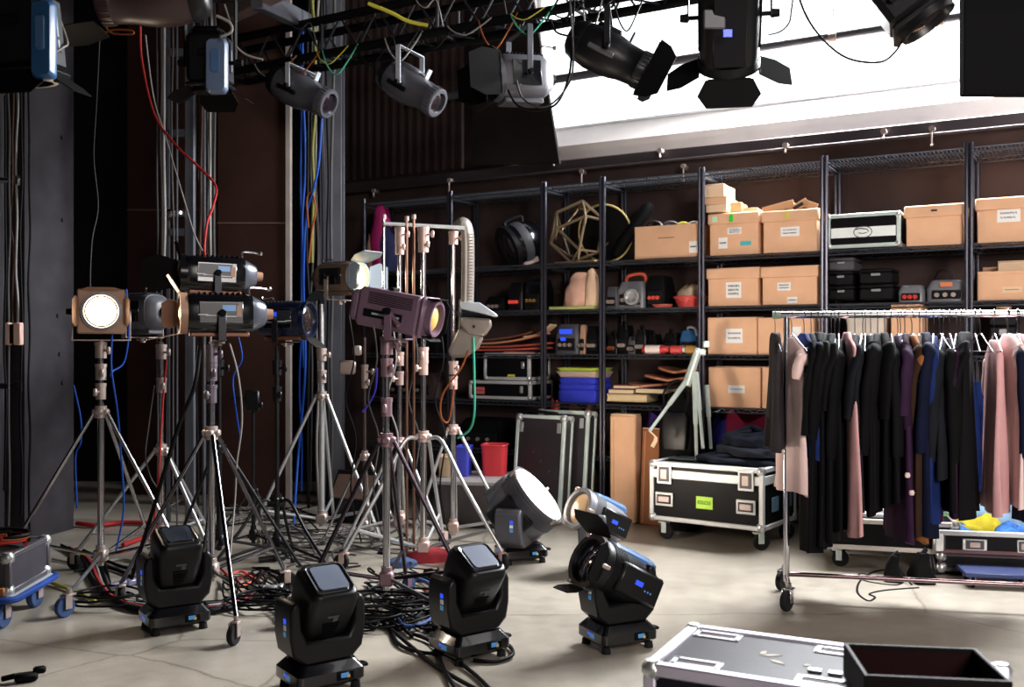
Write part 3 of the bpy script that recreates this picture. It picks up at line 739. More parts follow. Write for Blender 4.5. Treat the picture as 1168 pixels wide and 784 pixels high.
for i, (x0, x1, m, lb) in enumerate(((764, 780, REDP, 'small red bottle lying beside the spray can'), (781, 797, mat('ochre ball', (190, 140, 60), .5), 'small ochre pot at the end of the tool shelf'))):
    t, w_, h_, z_ = spot_on(x0, x1, 394, 3, .02)
    o = thing('small_bottle', lb, 'bottle', M=SM(t, .05, z_ + h_ * .5))
    part('body', MB().lathe([(-w_ * .5, 0), (-w_ * .48, h_ * .48), (w_ * .2, h_ * .48), (w_ * .32, h_ * .25), (w_ * .34, h_ * .25)], 14), m, o)
    part('cap', MB().lathe([(w_ * .34, h_ * .28), (w_ * .5, h_ * .28), (w_ * .5, 0)], 12), WHT, o)
# curved red and tan strips
for i, (dz, m, x0, x1, sag, lb) in enumerate(((0, mat('salmon strip', (216, 130, 104), .6), 574, 602, .0, 'short salmon board, lowest of the curved strips'), (.022, mat('red strip', (204, 84, 66), .6), 540, 622, .02, 'long red curved strip above the salmon board'), (.05, mat('dull red strip', (176, 78, 60), .6), 545, 624, .035, 'dull red curved strip, second above the salmon board'), (.08, mat('tan strip', (206, 140, 104), .6), 540, 616, .09, 'tan curved strip bent up at one end'), (.14, CARTP, 592, 622, .10, 'pale rolled paper lying highest on the curved strips'), (.11, mat('brown strip', (122, 70, 52), .6), 532, 600, .07, 'dark brown curved strip behind the tan one'))):
    ta, tb = ST(x0, .06), ST(x1, .06)
    mb = MB(); N = 10
    rings = []
    for k in range(N + 1):
        s = k / N; x = ta + (tb - ta) * s - (ta + tb) / 2; z = .008 + dz + sag * s ** 2.2
        rings.append([(x, 0, z - .007), (x, .13, z - .007), (x, .13, z + .007), (x, 0, z + .007)])
    solo('curved_strip', mb.loft(rings), m, lb, 'strip', 'curved strips on the shelf', M=SM((ta + tb) / 2, .06 + .02 * i, ROWS[3]))
# fourth shelf: blue cloths, plates, leather, books
BLUC = mat('royal blue cloth', (52, 62, 190), .8, var=.2)
for i, (yt, yb, lb) in enumerate(((445, 458, 'folded royal blue cloth, bottom of the stack'), (438, 445, 'folded royal blue cloth, second from the bottom'), (431, 438, 'folded royal blue cloth, third from the bottom'))):
    t0, t1 = ST(633, .04), ST(683, .04); z1, z0 = SZ(658, yt, .04), SZ(658, yb, .04)
    if i == 0: z0 = ROWS[4]
    w = t1 - t0; rings = [rrect(w * (.5 - .015 * i) * s, .16 * s, z0 + (z1 - z0) * v - z0, oy=.17, e=.5) for v, s in ((0, .96), (.25, 1), (.75, 1), (1, .95))]
    solo('folded_cloth', MB().loft(rings), BLUC, lb, 'cloth', 'stack of blue cloths', M=SM((t0 + t1) / 2, .03, z0), bev=.004)
for i, (yt, yb, m, lb) in enumerate(((424, 431, mat('cream tray', (200, 176, 158), .5), 'cream tray lying on the stack of blue cloths'), (416, 420, mat('lime tray', (200, 226, 90), .4), 'lime green tray, top of the stack over the blue cloths'))):
    t0, t1 = ST(632, .05), ST(684, .05); z1, z0 = SZ(658, yt, .05), SZ(658, yb, .05); w = t1 - t0
    o = solo('serving_tray', MB().loft([rrect(w * .44, .13, 0, oy=.16), rrect(w * .5, .16, z1 - z0, oy=.16), rrect(w * .48, .15, z1 - z0, oy=.16), rrect(w * .42, .12, .006, oy=.16)]), m, lb, 'tray', 'trays over the blue cloths', M=SM((t0 + t1) / 2, .05, z0 if i == 0 else SZ(658, 424, .05)))
LEA = mat('tan leather', (170, 108, 76), .55, var=.15)
for i, (x0, x1, yt, yb, rz, lb) in enumerate(((715, 760, 438, 443, -6, 'small tan leather piece under the others'), (735, 792, 428, 437, 5, 'broad tan leather piece in the middle'), (750, 800, 419, 428, -9, 'upturned tan leather piece on top'))):
    t0, t1 = ST(x0, .12), ST(x1, .12); w = t1 - t0; z0 = SZ((x0 + x1) / 2, yb, .12); h = SZ((x0 + x1) / 2, yt, .12) - z0
    rings = []
    for k in range(9):
        s = k / 8; x = w * (s - .5); ww = .13 * (sin(pi * min(1, s * 1.1 + .06)) ** .5 + .15); z = h * (.2 + .7 * abs(s - .5) * 1.6)
        rings.append([(x, -ww, z), (x, ww, z), (x, ww, z + .018), (x, -ww, z + .018)])
    solo('leather_piece', MB().loft(rings), LEA, lb + ', fourth shelf beside the folded tripod', 'leather', 'leather pieces on the shelf', M=SM((t0 + t1) / 2, .2, z0, rz))
def book(label, x0, x1, yt, yb, m, yo=.04, d=.26, rz=0):
    t0, t1 = ST(x0, yo), ST(x1, yo); w = t1 - t0; xm = (x0 + x1) / 2; z0 = SZ(xm, yb, yo); h = SZ(xm, yt, yo) - z0
    o = thing('book', label, 'book', M=SM((t0 + t1) / 2, yo, z0, rz), group='books lying on the fourth shelf')
    part('pages', MB().box((0, d / 2, h / 2), (w * .97, d * .96, h * .7)), mat('book pages', (222, 200, 160), .8), o)
    for z in (h * .08, h * .92): part('cover', MB().box((0, d / 2, z), (w, d, h * .16), .001), m, o)
book('yellow edged book lying bottom of the pile, fourth shelf', 692, 738, 450, 458.5, mat('ochre cover', (206, 176, 120), .6))
book('blue covered book lying on the yellow edged one', 694, 722, 444, 449.8, mat('blue cover', (60, 60, 110), .6), rz=4)
book('dark covered book lying beside the blue one', 724, 760, 443, 449.8, mat('dark cover', (38, 38, 52), .6), rz=-3)
book('rust covered thin book on top of the pile', 700, 733, 440, 443.6, mat('rust cover', (160, 92, 76), .6), rz=7)
# lower shelf bits
cloth_heap('crumpled purple cloth on the low shelf above the brown board', 728, 762, 476, 5, mat('purple cloth', (66, 46, 112), .85), 14)
cloth_heap('dark red and purple cloth on the low shelf behind the garment heap', 815, 880, 473, 5, mat('maroon cloth', (104, 22, 48), .85), 15)
cloth_heap('blue cloth on the low shelf beside the maroon one', 803, 832, 484, 5, mat('blue cloth', (44, 44, 120), .85), 16)
cloth_heap('orange cloth roll on the low shelf above the tilted case', 624, 634, 464, 5, mat('orange cloth', (210, 84, 56), .85), 17, d=.15)
cloth_heap('tan cloth bundle on the low shelf above the tilted case', 638, 672, 464, 5, mat('tan cloth', (150, 98, 72), .85), 18)
cloth_heap('ochre cloth bundle beside the shelf post, on the lowest shelf', 640, 672, 528, 6, mat('ochre cloth', (138, 112, 52), .85), 19)
for i, (x0, x1, yt, m, lb) in enumerate(((417, 440, 243, mat('magenta cloth', (172, 44, 110), .85), 'magenta cloth on the far shelf behind the silver stands'), (424, 445, 262, mat('navy cloth', (46, 50, 84), .85), 'navy cloth hanging on the far shelf beside the magenta one'), (414, 425, 272, TAN, 'tan cloth on the far shelf beside the grey column'))):
    cloth_heap(lb, x0, x1, yt, 1, m, 30 + i, d=.2)
for row, x0, x1, yt, m, lb in ((2, 425, 470, 318, BLK2, 'dark suitcase on the far shelf behind the aubergine lamp'), (3, 430, 500, 374, BLK2, 'dark trunk on the far shelf behind the silver stands'), (4, 430, 500, 425, mat('dark brown box', (54, 40, 36), .7), 'dark brown box low on the far shelf'), (5, 520, 575, 478, BLK2, 'black trunk on the low shelf under the silver edged cases')):
    gadget(lb, x0, x1, yt, row, m=m, d=.34, name='travel_case', cat='trunk', group='dark trunks on the shelves')
# ================================================================= MOVING HEADS ON THE FLOOR
def head_matrix(pivot, d, roll=0):               # local +x of the returned frame = lens direction
    return frame(pivot, d) @ rot('X', roll)
def barn(o, xf, D, doors, m, M):
    for side, ang, ln, w0, w1 in doors:
        a = {'top': 0, 'right': 90, 'bottom': 180, 'left': -90}[side]
        # leaf hinge on the rim, opening forward
        Mx = M @ T(xf, 0, 0) @ rot('X', -a if False else a) @ T(0, 0, D / 2) @ rot('Y', -ang)
        mb = MB(Mx)
        mb.add([(0, -w0 / 2, 0), (0, w0 / 2, 0), (ln * .55, w1 / 2, 0), (ln, w1 * .36, 0), (ln, -w1 * .36, 0), (ln * .55, -w1 / 2, 0),
                (0, -w0 / 2, .004), (0, w0 / 2, .004), (ln * .55, w1 / 2, .004), (ln, w1 * .36, .004), (ln, -w1 * .36, .004), (ln * .55, -w1 / 2, .004)],
               [(5, 4, 3, 2, 1, 0), (6, 7, 8, 9, 10, 11)] + [(i, (i + 1) % 6, 6 + (i + 1) % 6, 6 + i) for i in range(6)])
        mb.cyl((0, -w0 * .45, .002), (0, w0 * .45, .002), .005, n=6)
        part('barn_door', mb, m, o)
def yoke_base(o, tint=BLK, pan=0, ys=1.0, zs=1.0):
    part('base', MB().loft([rrect(.135, .108, .03, e=.2), rrect(.148, .122, .045, e=.2), rrect(.148, .122, .088, e=.2), rrect(.118, .096, .122, e=.25)]), BLKG, o, smooth=30)
    for x in (-1, 1):
        for y in (-1, 1): part('foot', MB().cyl((x * .115, y * .09, 0), (x * .115, y * .09, .032), .022, .018, 12), RUB, o)
    pn = part('display_panel', MB().box((.055, -.1235, .068), (.075, .006, .036), .002), BLK2, o)
    part('screen', MB().box((.05, -.1275, .07), (.034, .004, .018)), CYAND, pn)
    part('screen_edge', MB().box((.066, -.1278, .064), (.012, .004, .012)), mat('amber key', (210, 176, 70), .4), pn)
    st = part('side_label', MB().box((-.1490, -.02, .068), (.004, .04, .022)), CYAND, o)
    part('label_mark', MB().box((-.1515, .005, .074), (.002, .02, .012)), BLUD, st)
    for s in (-1, 1): part('grab_bar', MB().tube(spline([(.146, s * .085, .085), (.172, s * .08, .08), (.172, s * .03, .075), (.146, s * .025, .07)], 4), .008, 8), BLK2, o)
    P = rot('Z', pan) @ Matrix.Diagonal((ys, 1, zs, 1))
    zc = .30
    poly = [(-.1, .118), (.1, .118), (.152, .165), (.166, .24), (.166, .345), (.152, .375), (.128, .38), (.118, .36), (.116, .27), (.09, .215), (-.09, .215), (-.116, .27), (-.118, .36), (-.128, .38), (-.152, .375), (-.166, .345), (-.166, .24), (-.152, .165)]
    y = part('yoke', MB(P @ T(0, .085, 0) @ rot('X', 90)).prism(poly, .17), tint, o, smooth=30, bev=.012)
    for k, m in enumerate((BLUD, WHT, CYAND)):
        part('badge', MB(P).box((-.1665, -.03, .30 - k * .026), (.003, .022, .02)), m, y)
    return P
def moving_head(label, px, py, rz, tilt=25, group='black moving head lights on the floor', cover=None):
    o = thing('moving_head_light', label, 'stage light', F(px, py), rz, group)
    P = yoke_base(o)
    M = P @ T(0, 0, .315) @ rot('X', tilt)
    rings = [rrect(.055, .05, -.155, e=.5), rrect(.085, .08, -.135, e=.45), rrect(.098, .098, -.07, e=.4), rrect(.105, .108, .06, e=.35), rrect(.103, .112, .13, e=.35), rrect(.096, .104, .158, e=.35), rrect(.088, .095, .163, e=.35)]
    h = part('head', MB(M).loft(rings), BLK, o, smooth=50)
    part('lens_bezel', MB(M).loft([rrect(.083, .083, .160, e=.3, oy=-.006), rrect(.081, .081, .174, e=.3, oy=-.006), rrect(.075, .075, .171, e=.3, oy=-.006)]), BLKG, h, smooth=40)
    part('lens_cover', MB(M).loft([rrect(.066, .072, .166, e=.3, oy=-.004), rrect(.064, .070, .1755, e=.3, oy=-.004)]), cover or LENSW, h, smooth=30)
    mb = MB(M)
    for k in range(5): mb.box((0, -.1075 - .0, .02 - k * .016), (.075 - k * .006, .006, .005), .001)
    part('vent', mb, BLK2, h)
    part('logo', MB(M).box((.0, -.109, -.012 + .07), (.05, .003, .010)).box((.012, -.109, .042), (.02, .003, .02)), GRYD, h)
    return o
M1 = moving_head('black moving head light with its cover closed, at the end of the cable bundle', 199, 716, 34, 20, cover=mat('dark lens cover', (40, 45, 54), .2, coat=.5))
M2 = moving_head('black moving head light standing closest to the camera, with its pale lens cover up', 365, 783, 36, 29)
M3 = moving_head('black moving head light beside the coiled black cables with its lens tilted up', 535, 748, 37, 29)

def wash_head(label, px, py, rz, d, pan=0, D=.22, L=.34, zc=.33, ys=1.0, zs=1.0, lit=None, body=BLK, top=BLUEL, doors=(), group='moving head lights with round lenses', scale=1.0, tint=BLK, face=None):
    o = thing('moving_head_light', label, 'stage light', F(px, py), rz, group)
    yoke_base(o, tint, pan, ys, zs)
    if scale != 1: o.scale = (scale,) * 3
    dl = (rot('Z', -rz).to_3x3() @ Vector(d)).normalized()
    M = head_matrix((0, 0, zc), dl)
    h = part('head', MB(M).lathe([(-L * .55, 0), (-L * .54, D * .2), (-L * .48, D * .34), (-L * .3, D * .45), (0, D * .49), (L * .3, D * .5), (L * .38, D * .5), (L * .42, D * .47)], 28), body, o)
    mb = MB(M)
    for k in range(9): mb.lathe([(L * .12 + k * .009, D * .5), (L * .12 + k * .009, D * .515), (L * .12 + k * .009 + .004, D * .515), (L * .12 + k * .009 + .004, D * .5)], 28)
    part('cooling_rib', mb, body, h)
    part('top_cover', MB(M).loft([rrect(.04, D * .30, D * .40, ox=-L * .12, e=.4), rrect(L * .34, D * .26, D * .36, ox=-L * .06, e=.4), rrect(L * .33, D * .24, D * .46, ox=-L * .06, e=.4), rrect(L * .30, D * .15, D * .525, ox=-L * .06, e=.4)][1:]), top, h)  # blue top: cool daylight on the head painted as its colour
    mb = MB(M)
    for k in range(7): mb.box((-L * .28 + k * L * .055, 0, D * .53), (L * .03, D * .24, .006), .001)
    part('vent', mb, CYAND if top is BLUEL else GRYD, h)  # blue tops get faintly glowing vents, daylight put into the material
    for sy in (-1, 1):
        part('side_panel', MB(M).box((-L * .1, sy * D * .47, -D * .02), (L * .62, .045, D * .56), .012), BLK, h)
        part('screen', MB(M).box((-L * .06, sy * (D * .47 + .024), .0), (.045, .003, .022)), BLUD, h)
        for kk in range(3): part('button', MB(M).box((-L * .06 - .045 - .018 * kk, sy * (D * .47 + .024), -.02), (.009, .004, .009), .002), CYAND, h)
    part('lens_ring', MB(M).lathe([(L * .4, D * .36), (L * .4, D * .52), (L * .47, D * .52), (L * .47, D * .42), (L * .42, D * .40)], 28), body, h)
    part('lens', MB(M).lathe([(L * .41, D * .42), (L * .47, D * (.47 if lit else .42)), (L * .475, D * .44), (L * .48, D * .2), (L * .481, 0)] if lit else [(L * .41, D * .42), (L * .435, D * .3), (L * .45, D * .12), (L * .452, 0)], 28), lit or face or GLASSD, h)
    for k in range(3):
        a = 2 * pi * k / 3
        part('ring_clip', MB(M).box((L * .44, D * .52 * cos(a), D * .52 * sin(a)), (.05, .02, .02), .004), CAST, h)
    barn(h, L * .47, D * 1.02, doors, BLK2, M)
    return o
M4 = wash_head('black moving head light with barn doors, its dark lens tipped up towards the lit one', 704, 736, 26, (-.72, -.42, .44), 0, D=.25, L=.41, zc=.325, doors=(('top', 30, .13, .2, .26), ('left', 25, .10, .14, .2), ('bottom', 30, .09, .12, .16)))
M5 = wash_head('lit moving head light glaring white, beside the tilted flight case', 594, 640, 20, (.72, -.20, .66), 52, D=.44, L=.34, zc=.335, ys=1.75, zs=1.0, lit=LITH, body=GRYD, top=GRYD, scale=1.0, tint=GRYD)
M6 = wash_head('round moving head light with a blue lit back and ribbed collar, facing the lit one', 683, 652, 10, (-.72, -.42, .40), 60, D=.25, L=.38, zc=.335, ys=1.1, body=GRY, top=BLUEL, tint=GRYD, face=mat('warm lens', (236, 196, 150), .25))  # lens face coloured by the lit head's warm light, back by daylight
pv = WM[M5.name] @ Vector((0, 0, .335)) + Vector((.72, -.20, .66)).normalized() * .20
spot('lit_head_beam', pv, (.6, .25, .6), 70, (1, .84, .68), 150, .12)

# ================================================================= STAGE LAMPS
def lamp(label, pivot, d, D, L, yl, hang=False, style='fresnel', body=BLK, lens=GOLD, doors=(), door_m=None, group='theatre lamps', panel=None, yoke_m=None, name='stage_lamp', ym=1.0):
    p = Vector(pivot); d = Vector(d).normalized()
    hd = math.degrees(atan2(d.y, d.x)) if d.xy.length > .05 else 0
    base = p + Vector((0, 0, yl if hang else -yl))
    o = thing(name, label, 'lamp', base, hd, group)
    dl = rot('Z', -hd).to_3x3() @ d
    M = frame((0, 0, -yl if hang else yl), dl, up=(0, 0, 1) if abs(dl.z) < .95 else (rot('Z', -hd).to_3x3() @ Vector((0, -1, 0))))
    ym_ = yoke_m or body
    s = 1 if hang else -1
    z0 = -yl if hang else yl
    W = D * .56 * ym + .02
    mb = MB()
    for y in (-W, W): mb.box((0, y, z0 + s * yl * .40), (.04, .008, yl * .86), .002)
    mb.box((0, 0, z0 + s * yl * .83), (.04, W * 2 + .008, .008), .002)
    part('yoke', mb, ym_, o)
    for y in (-1, 1):
        k = part('knob', MB().cyl((0, y * W, z0), (0, y * (W + .035), z0), .02, .016, 10).cyl((0, y * D * .4, z0), (0, y * W, z0), .01, n=8), BLK2, o)
    if hang: part('clamp', MB().tube([(.034 * cos(a), 0, .02 + .034 * sin(a)) for a in [radians(-60 + 30 * i) for i in range(11)]], .01, 6).cyl((0, 0, -.17 * yl), (0, 0, -.01), .012, n=8), DKM, o)
    else: part('spigot', MB().cyl((0, 0, 0), (0, 0, yl * .19), .016, n=10).cyl((-.03, 0, yl * .1), (.05, 0, yl * .1), .007, n=6), CAST, o)
    def oct_ring(x, r, n=24, e=3.2):
        out = []
        for k in range(n):
            a = 2 * pi * (k + .5) / n; c, q = cos(a), sin(a)
            out.append((x, r * (abs(c) ** (2 / e)) * (1 if c > 0 else -1), r * (abs(q) ** (2 / e)) * (1 if q > 0 else -1)))
        return out
    if style == 'fresnel':
        h = part('housing', MB(M).loft([oct_ring(-L * .36, D * .34), oct_ring(-L * .34, D * .44), oct_ring(-L * .28, D * .47), oct_ring(L * .28, D * .47), oct_ring(L * .34, D * .45)]), body, o, smooth=30)
        part('rear_cap', MB(M).loft([oct_ring(-L * .5, D * .22), oct_ring(-L * .48, D * .28), oct_ring(-L * .36, D * .42), oct_ring(-L * .33, D * .44)]), mat('bright grey cap', (104, 108, 118), .25, .6) if panel else body, h, smooth=30)
        part('rear_knob', MB(M).cyl((-L * .5, 0, 0), (-L * .58, 0, 0), D * .14, D * .12, 14), TAN if panel else BLK2, h)
        part('front_ring', MB(M).lathe([(L * .34, D * .40), (L * .34, D * .49), (L * .42, D * .5), (L * .42, D * .44), (L * .36, D * .40)], 28), body if not door_m else door_m, h)
        part('lens', MB(M).lathe([(L * .36, D * .41), (L * .40, D * .3), (L * .42, D * .12), (L * .425, 0)], 28), lens, h)
        mb = MB(M)
        for k in range(9): mb.box((-L * .26 + k * L * .06, 0, D * .48), (L * .022, D * .5, .012), .002)
        part('vent', mb, BLK2, h)
        part('top_rod', MB(M).tube(spline([(-L * .3, D * .3, D * .46), (-L * .32, D * .3, D * .62), (-L * .5, D * .3, D * .6)]), .006, 6).ball((-L * .52, D * .3, D * .6), .016, 8), CHR, h)
        for s2 in (-1, 1):
            f2 = part('side_panel', MB(M).box((0, s2 * D * .47, D * .02), (L * .46, .008, D * .52), .003), BLKG, h)
            if panel:
                part('sticker', MB(M).box((L * .02, s2 * (D * .47 + .005), D * .06), (L * .40, .003, D * .36)), mat('dark sticker', (40, 46, 52), .35), f2)
                part('sticker', MB(M).box((-L * .08, s2 * (D * .47 + .0075), D * .12), (L * .14, .002, D * .14)), panel, f2)
                mb = MB(M)
                for q, (a0, ln_) in enumerate(((.19, .1), (.08, .16), (-.1, .12))): mb.box((L * a0, s2 * (D * .47 + .0078), -D * .04 - .004 * q), (L * ln_, .002, D * .022))
                part('writing', mb, WHT, f2)
                part('sticker', MB(M).box((-L * .185, s2 * (D * .47 + .0075), D * .05), (L * .05, .002, D * .26)), TAN, f2)
        part('lower_tray', MB(M).box((0, 0, -D * .5), (L * .62, D * .5, D * .1), .004), body if not panel else mat('copper brown tray', (120, 74, 52), .4, .3), h)
    elif style == 'box':
        h = part('housing', MB(M).box((-L * .04, 0, 0), (L * .72, D, D), D * .1), body, o, smooth=30)
        part('rear_cap', MB(M).box((-L * .44, 0, 0), (L * .12, D * .8, D * .8), D * .1), body, h, smooth=30)
        part('front_plate', MB(M).box((L * .34, 0, 0), (L * .06, D * 1.06, D * 1.06), .012), body, h)
        part('lens_ring', MB(M).lathe([(L * .36, D * .36), (L * .36, D * .46), (L * .44, D * .46), (L * .44, D * .39), (L * .38, D * .36)], 30), lens if lens in (LITW,) and False else CHR if lens is LITW else body, h)
        part('lens', MB(M).lathe([(L * .37, D * .37), (L * .40, D * .28), (L * .42, D * .12), (L * .425, 0)], 30), lens, h)
        mb = MB(M)
        for k in range(7):
            for s2 in (-1, 1): mb.box((-L * .02, s2 * D * .5, D * (.12 + k * .045)), (L * .5, .006, .004), .001)
        part('vent', mb, BLK2, h)
        for s2 in (-1, 1):
            f2 = part('side_label', MB(M).box((-L * .08, s2 * (D * .5 + .002), -D * .14), (L * .44, .004, D * .2), .001), BLK, h)
            part('writing', MB(M).box((-L * .1, s2 * (D * .5 + .005), -D * .14), (L * .2, .002, D * .05)).box((L * .07, s2 * (D * .5 + .005), -D * .14), (L * .08, .002, D * .05)), GRYL, f2)
        part('tilt_handle', MB(M).cyl((-L * .05, -D * .52, D * .05), (L * .14, -D * .62, -D * .3), .013, n=8), body, h)
        part('top_clip', MB(M).box((-L * .1, 0, D * .52), (.03, D * .3, .03), .005), BLK2, h)
    else:                                            # long profile lamp
        h = part('housing', MB(M).lathe([(-L * .34, D * .44), (-L * .2, D * .5), (0, D * .5), (L * .12, D * .46), (L * .2, D * .42), (L * .36, D * .40), (L * .38, D * .42)], 30), body, o)
        part('rear_cap', MB(M).lathe([(-L * .5, 0), (-L * .5, D * .26), (-L * .46, D * .38), (-L * .36, D * .46), (-L * .33, D * .46)], 30), BLK, h)
        part('cap_badge', MB(M).cyl((-L * .495, 0, 0), (-L * .505, 0, 0), D * .09, n=14), mat('dull red badge', (150, 90, 86), .5), h)
        mb = MB(M)
        for k in range(24):
            a = 2 * pi * k / 24; mb.box((L * .43, D * .41 * cos(a), D * .41 * sin(a)), (L * .1, .008, .008))
        part('focus_ring', mb.lathe([(L * .38, D * .36), (L * .38, D * .42), (L * .48, D * .41), (L * .5, D * .38), (L * .5, D * .3), (L * .4, D * .3)], 30), body, h)
        part('lens', MB(M).lathe([(L * .44, D * .33), (L * .47, D * .2), (L * .48, 0)], 24), lens, h)
        for s2 in (-1, 1):
            part('side_slot', MB(M).box((-L * .06, s2 * D * .485, -D * .1), (L * .32, .02, D * .12), .006), BLK2 if body is not BLK else GRYD, h)
        part('top_hatch', MB(M).box((-L * .1, 0, D * .46), (L * .3, D * .45, D * .16), .012), body, h)
        part('shutter_lever', MB(M).box((L * .16, 0, D * .5), (.014, .05, .10), .003), GRYL if body is not BLK else BLK2, h)
    xf = L * (.42 if style == 'fresnel' else .37 if style == 'box' else .5)
    barn(h, xf, D * .95, doors, door_m or BLK2, M)
    return o
DK = ('top', 'bottom', 'left', 'right')
L1 = lamp('lit square theatre lamp glowing warm at the dark corner, beside the tall grey column', V(116, 356, 5.85), (.36, -.93, .0), .245, .30, .2, style='box', body=TAN, lens=LITW, doors=(('left', 30, .07, .14, .18), ('right', 30, .07, .14, .18), ('top', 40, .03, .18, .2)), door_m=TAN, yoke_m=CAST)
spot('warm_lamp_beam', V(116, 356, 5.65), (.05, -1, -.12), 30, (1, .8, .58), 140, .07)
L3 = lamp('big black theatre lamp with tan barn doors, lower of the two stacked lamps', V(250, 358, 5.25), (-1, -.42, 0), .22, .48, .17, body=BLKG, panel=CYAND, doors=(('top', 58, .11, .14, .17), ('bottom', 12, .15, .16, .2), ('right', 40, .10, .13, .16)), door_m=TAN, yoke_m=DKM)
L4 = lamp('black theatre lamp with amber lens glow, upper of the two stacked lamps', V(245, 313, 5.9), (-1, -.45, .03), .22, .48, .17, body=BLKG, panel=CYAND, doors=(('top', 70, .08, .14, .17), ('right', 12, .20, .16, .22)), yoke_m=DKM)
L5 = lamp('dark blue tinted theatre lamp behind the lower stacked lamp, on the thin black stand', V(326, 365, 6.3), (1, -.25, 0), .235, .40, .17, body=BLULIT, lens=GLASSD, panel=BLUD, doors=(('top', 45, .1, .14, .18), ('bottom', 40, .1, .14, .18)), yoke_m=DKM)
L2 = lamp('dark lamp turned away with a tan barn door, half hidden behind the stacked lamps', V(163, 357, 6.35), (-.8, .35, -.02), .25, .34, .19, body=GRYD, lens=GLASSD, doors=(('left', 20, .12, .18, .22), ('right', 30, .12, .18, .22)), door_m=TAN, yoke_m=CAST)
L6 = lamp('lit brown theatre lamp with pale barn doors, turned towards the aubergine lamp', V(388, 317, 7.4), (.84, -.54, 0), .235, .46, .2, body=BROWNL, lens=LITS, doors=(('top', 26, .15, .2, .28), ('left', 58, .14, .16, .22), ('right', 8, .12, .16, .2)), door_m=mat('pale blue grey doors', (150, 162, 172), .4), yoke_m=CAST)
spot('gold_lamp_beam', V(408, 317, 7.15), (.72, -.75, -.1), 22, (1, .84, .6), 120, .06)
L7 = lamp('aubergine box lamp with a yellow gel, tipped down on the nearest silver stand', V(455, 356, 5.14), (1, -.34, -.2), .2, .50, .17, style='box', body=AUB, lens=mat('yellow gel', (226, 190, 110), .4), doors=(('top', 8, .05, .17, .19), ('left', 8, .05, .17, .19), ('bottom', 20, .05, .17, .19)), yoke_m=AUB)

# hanging lamps
def hung(label, px, py, depth, d, D, L, ztop, **k):
    p = V(px, py, depth)
    return lamp(label, p, d, D, L, ztop - p.z, hang=True, group='lamps hung overhead', name='hanging_lamp', **k)
TRZ = 3.655
hung('grey profile lamp hung under the truss in front of the far steel column', 343, 104, 7.95, (.80, -.32, -.42), .29, .60, TRZ, style='profile', body=GRYP, lens=GLASSD, yoke_m=GRYL)
hung('grey profile lamp hung under the truss before the ribbed dark wall', 468, 100, 7.42, (.74, -.35, -.50), .27, .56, TRZ, style='profile', body=GRYP, lens=GLASSD, yoke_m=GRYL)
hung('black hanging lamp with drooping barn doors and tangled cords, before the masking board', 592, 90, 6.95, (-.93, -.36, -.06), .33, .46, TRZ, style='fresnel', body=GRYD, lens=GLASSD, doors=(('top', 20, .10, .26, .3), ('bottom', 30, .12, .28, .34), ('left', 8, .24, .3, .32), ('right', 30, .2, .26, .3)), yoke_m=STEELG)
hung('black profile lamp silhouetted on the window just past the masking board', 694, 62, 6.6, (.82, -.12, -.44), .30, .58, TRZ, style='profile', body=BLK, lens=GLASSD, doors=(('right', 16, .15, .40, .36), ('left', 30, .08, .3, .3)), yoke_m=BLK)
h7 = hung('large black lamp with three open barn doors, silhouetted before the middle of the bright window', 832, 18, 4.2, (.12, .62, -.78), .27, .54, 3.17, style='fresnel', body=BLK, lens=GLASSD, doors=(('bottom', 16, .12, .2, .27), ('left', 66, .15, .2, .24), ('right', 66, .15, .2, .24), ('top', 20, .10, .2, .26)), yoke_m=BLK)
hung('black lamp poking down beside the large black panel', 1028, -12, 4.0, (.5, -.2, -.8), .25, .42, 3.2, style='box', body=BLK, lens=GLASSD)
hung('dark lamp with a bright blue side cover, hung before the tall grey column', 28, 42, 3.8, (.06, .10, -1), .22, .40, 2.95, style='box', body=BLK, lens=GLASSD, doors=(('right', 50, .12, .18, .24), ('left', 50, .12, .18, .24), ('top', 40, .12, .18, .24)), panel=None)
hung('dark lamp with a grey blue side cover, hung over the ladder frame', 240, 72, 5.0, (.0, .08, -1), .19, .34, 3.2, style='box', body=BLK, lens=GLASSD, doors=(('right', 58, .12, .16, .24), ('left', 58, .12, .16, .24), ('bottom', 40, .12, .16, .2)))
hung('dark lamp lying level with pinkish trim, hung at the roof over the dark corner', 176, -2, 4.6, (-.95, -.1, -.1), .26, .5, 3.3, style='profile', body=mat('dark plum enamel', (66, 46, 46), .4), lens=GLASSD, doors=(('bottom', 10, .2, .24, .3), ('top', 30, .16, .24, .3)))
W_ = WMB(h7); c = V(830, 38, 4.2 - .15); W_.box(c, (.035, .006, .03)); part('screen', W_, BLUD, h7)
W_ = WMB(h7); c = V(815, 22, 4.2 - .135); W_.box(c, (.09, .012, .08), .01); part('switch_plate', W_, GRYD, h7)
for nm, px, py, dp, w, h, m in (('hanging_lamp.006', 49, 45, 3.8, .042, .29, BLUEP), ('hanging_lamp.007', 247, 75, 5.0, .055, .27, mat('grey blue cover', (96, 112, 140), .4))):
    o = bpy.data.objects[nm]; mb = WMB(o); c = V(px, py, dp - .115 if w else dp)
    c = V(px, py, dp - .13)
    Mx = T(c)
    cv = part('side_cover', MB(WM[o.name].inverted() @ Mx @ rot('X', 90)).loft([rrect(w * .9, h / 2, -.03, e=.5), rrect(w, h / 2, .0, e=.5), rrect(w * .8, h * .46, .02, e=.5)]), m, o)
    part('cover_window', MB(WM[o.name].inverted() @ Mx @ rot('X', 90)).loft([rrect(w * .42, h * .22, .018, e=.5, oy=.02), rrect(w * .38, h * .20, .03, e=.5, oy=.02)]), BLUEL, cv)
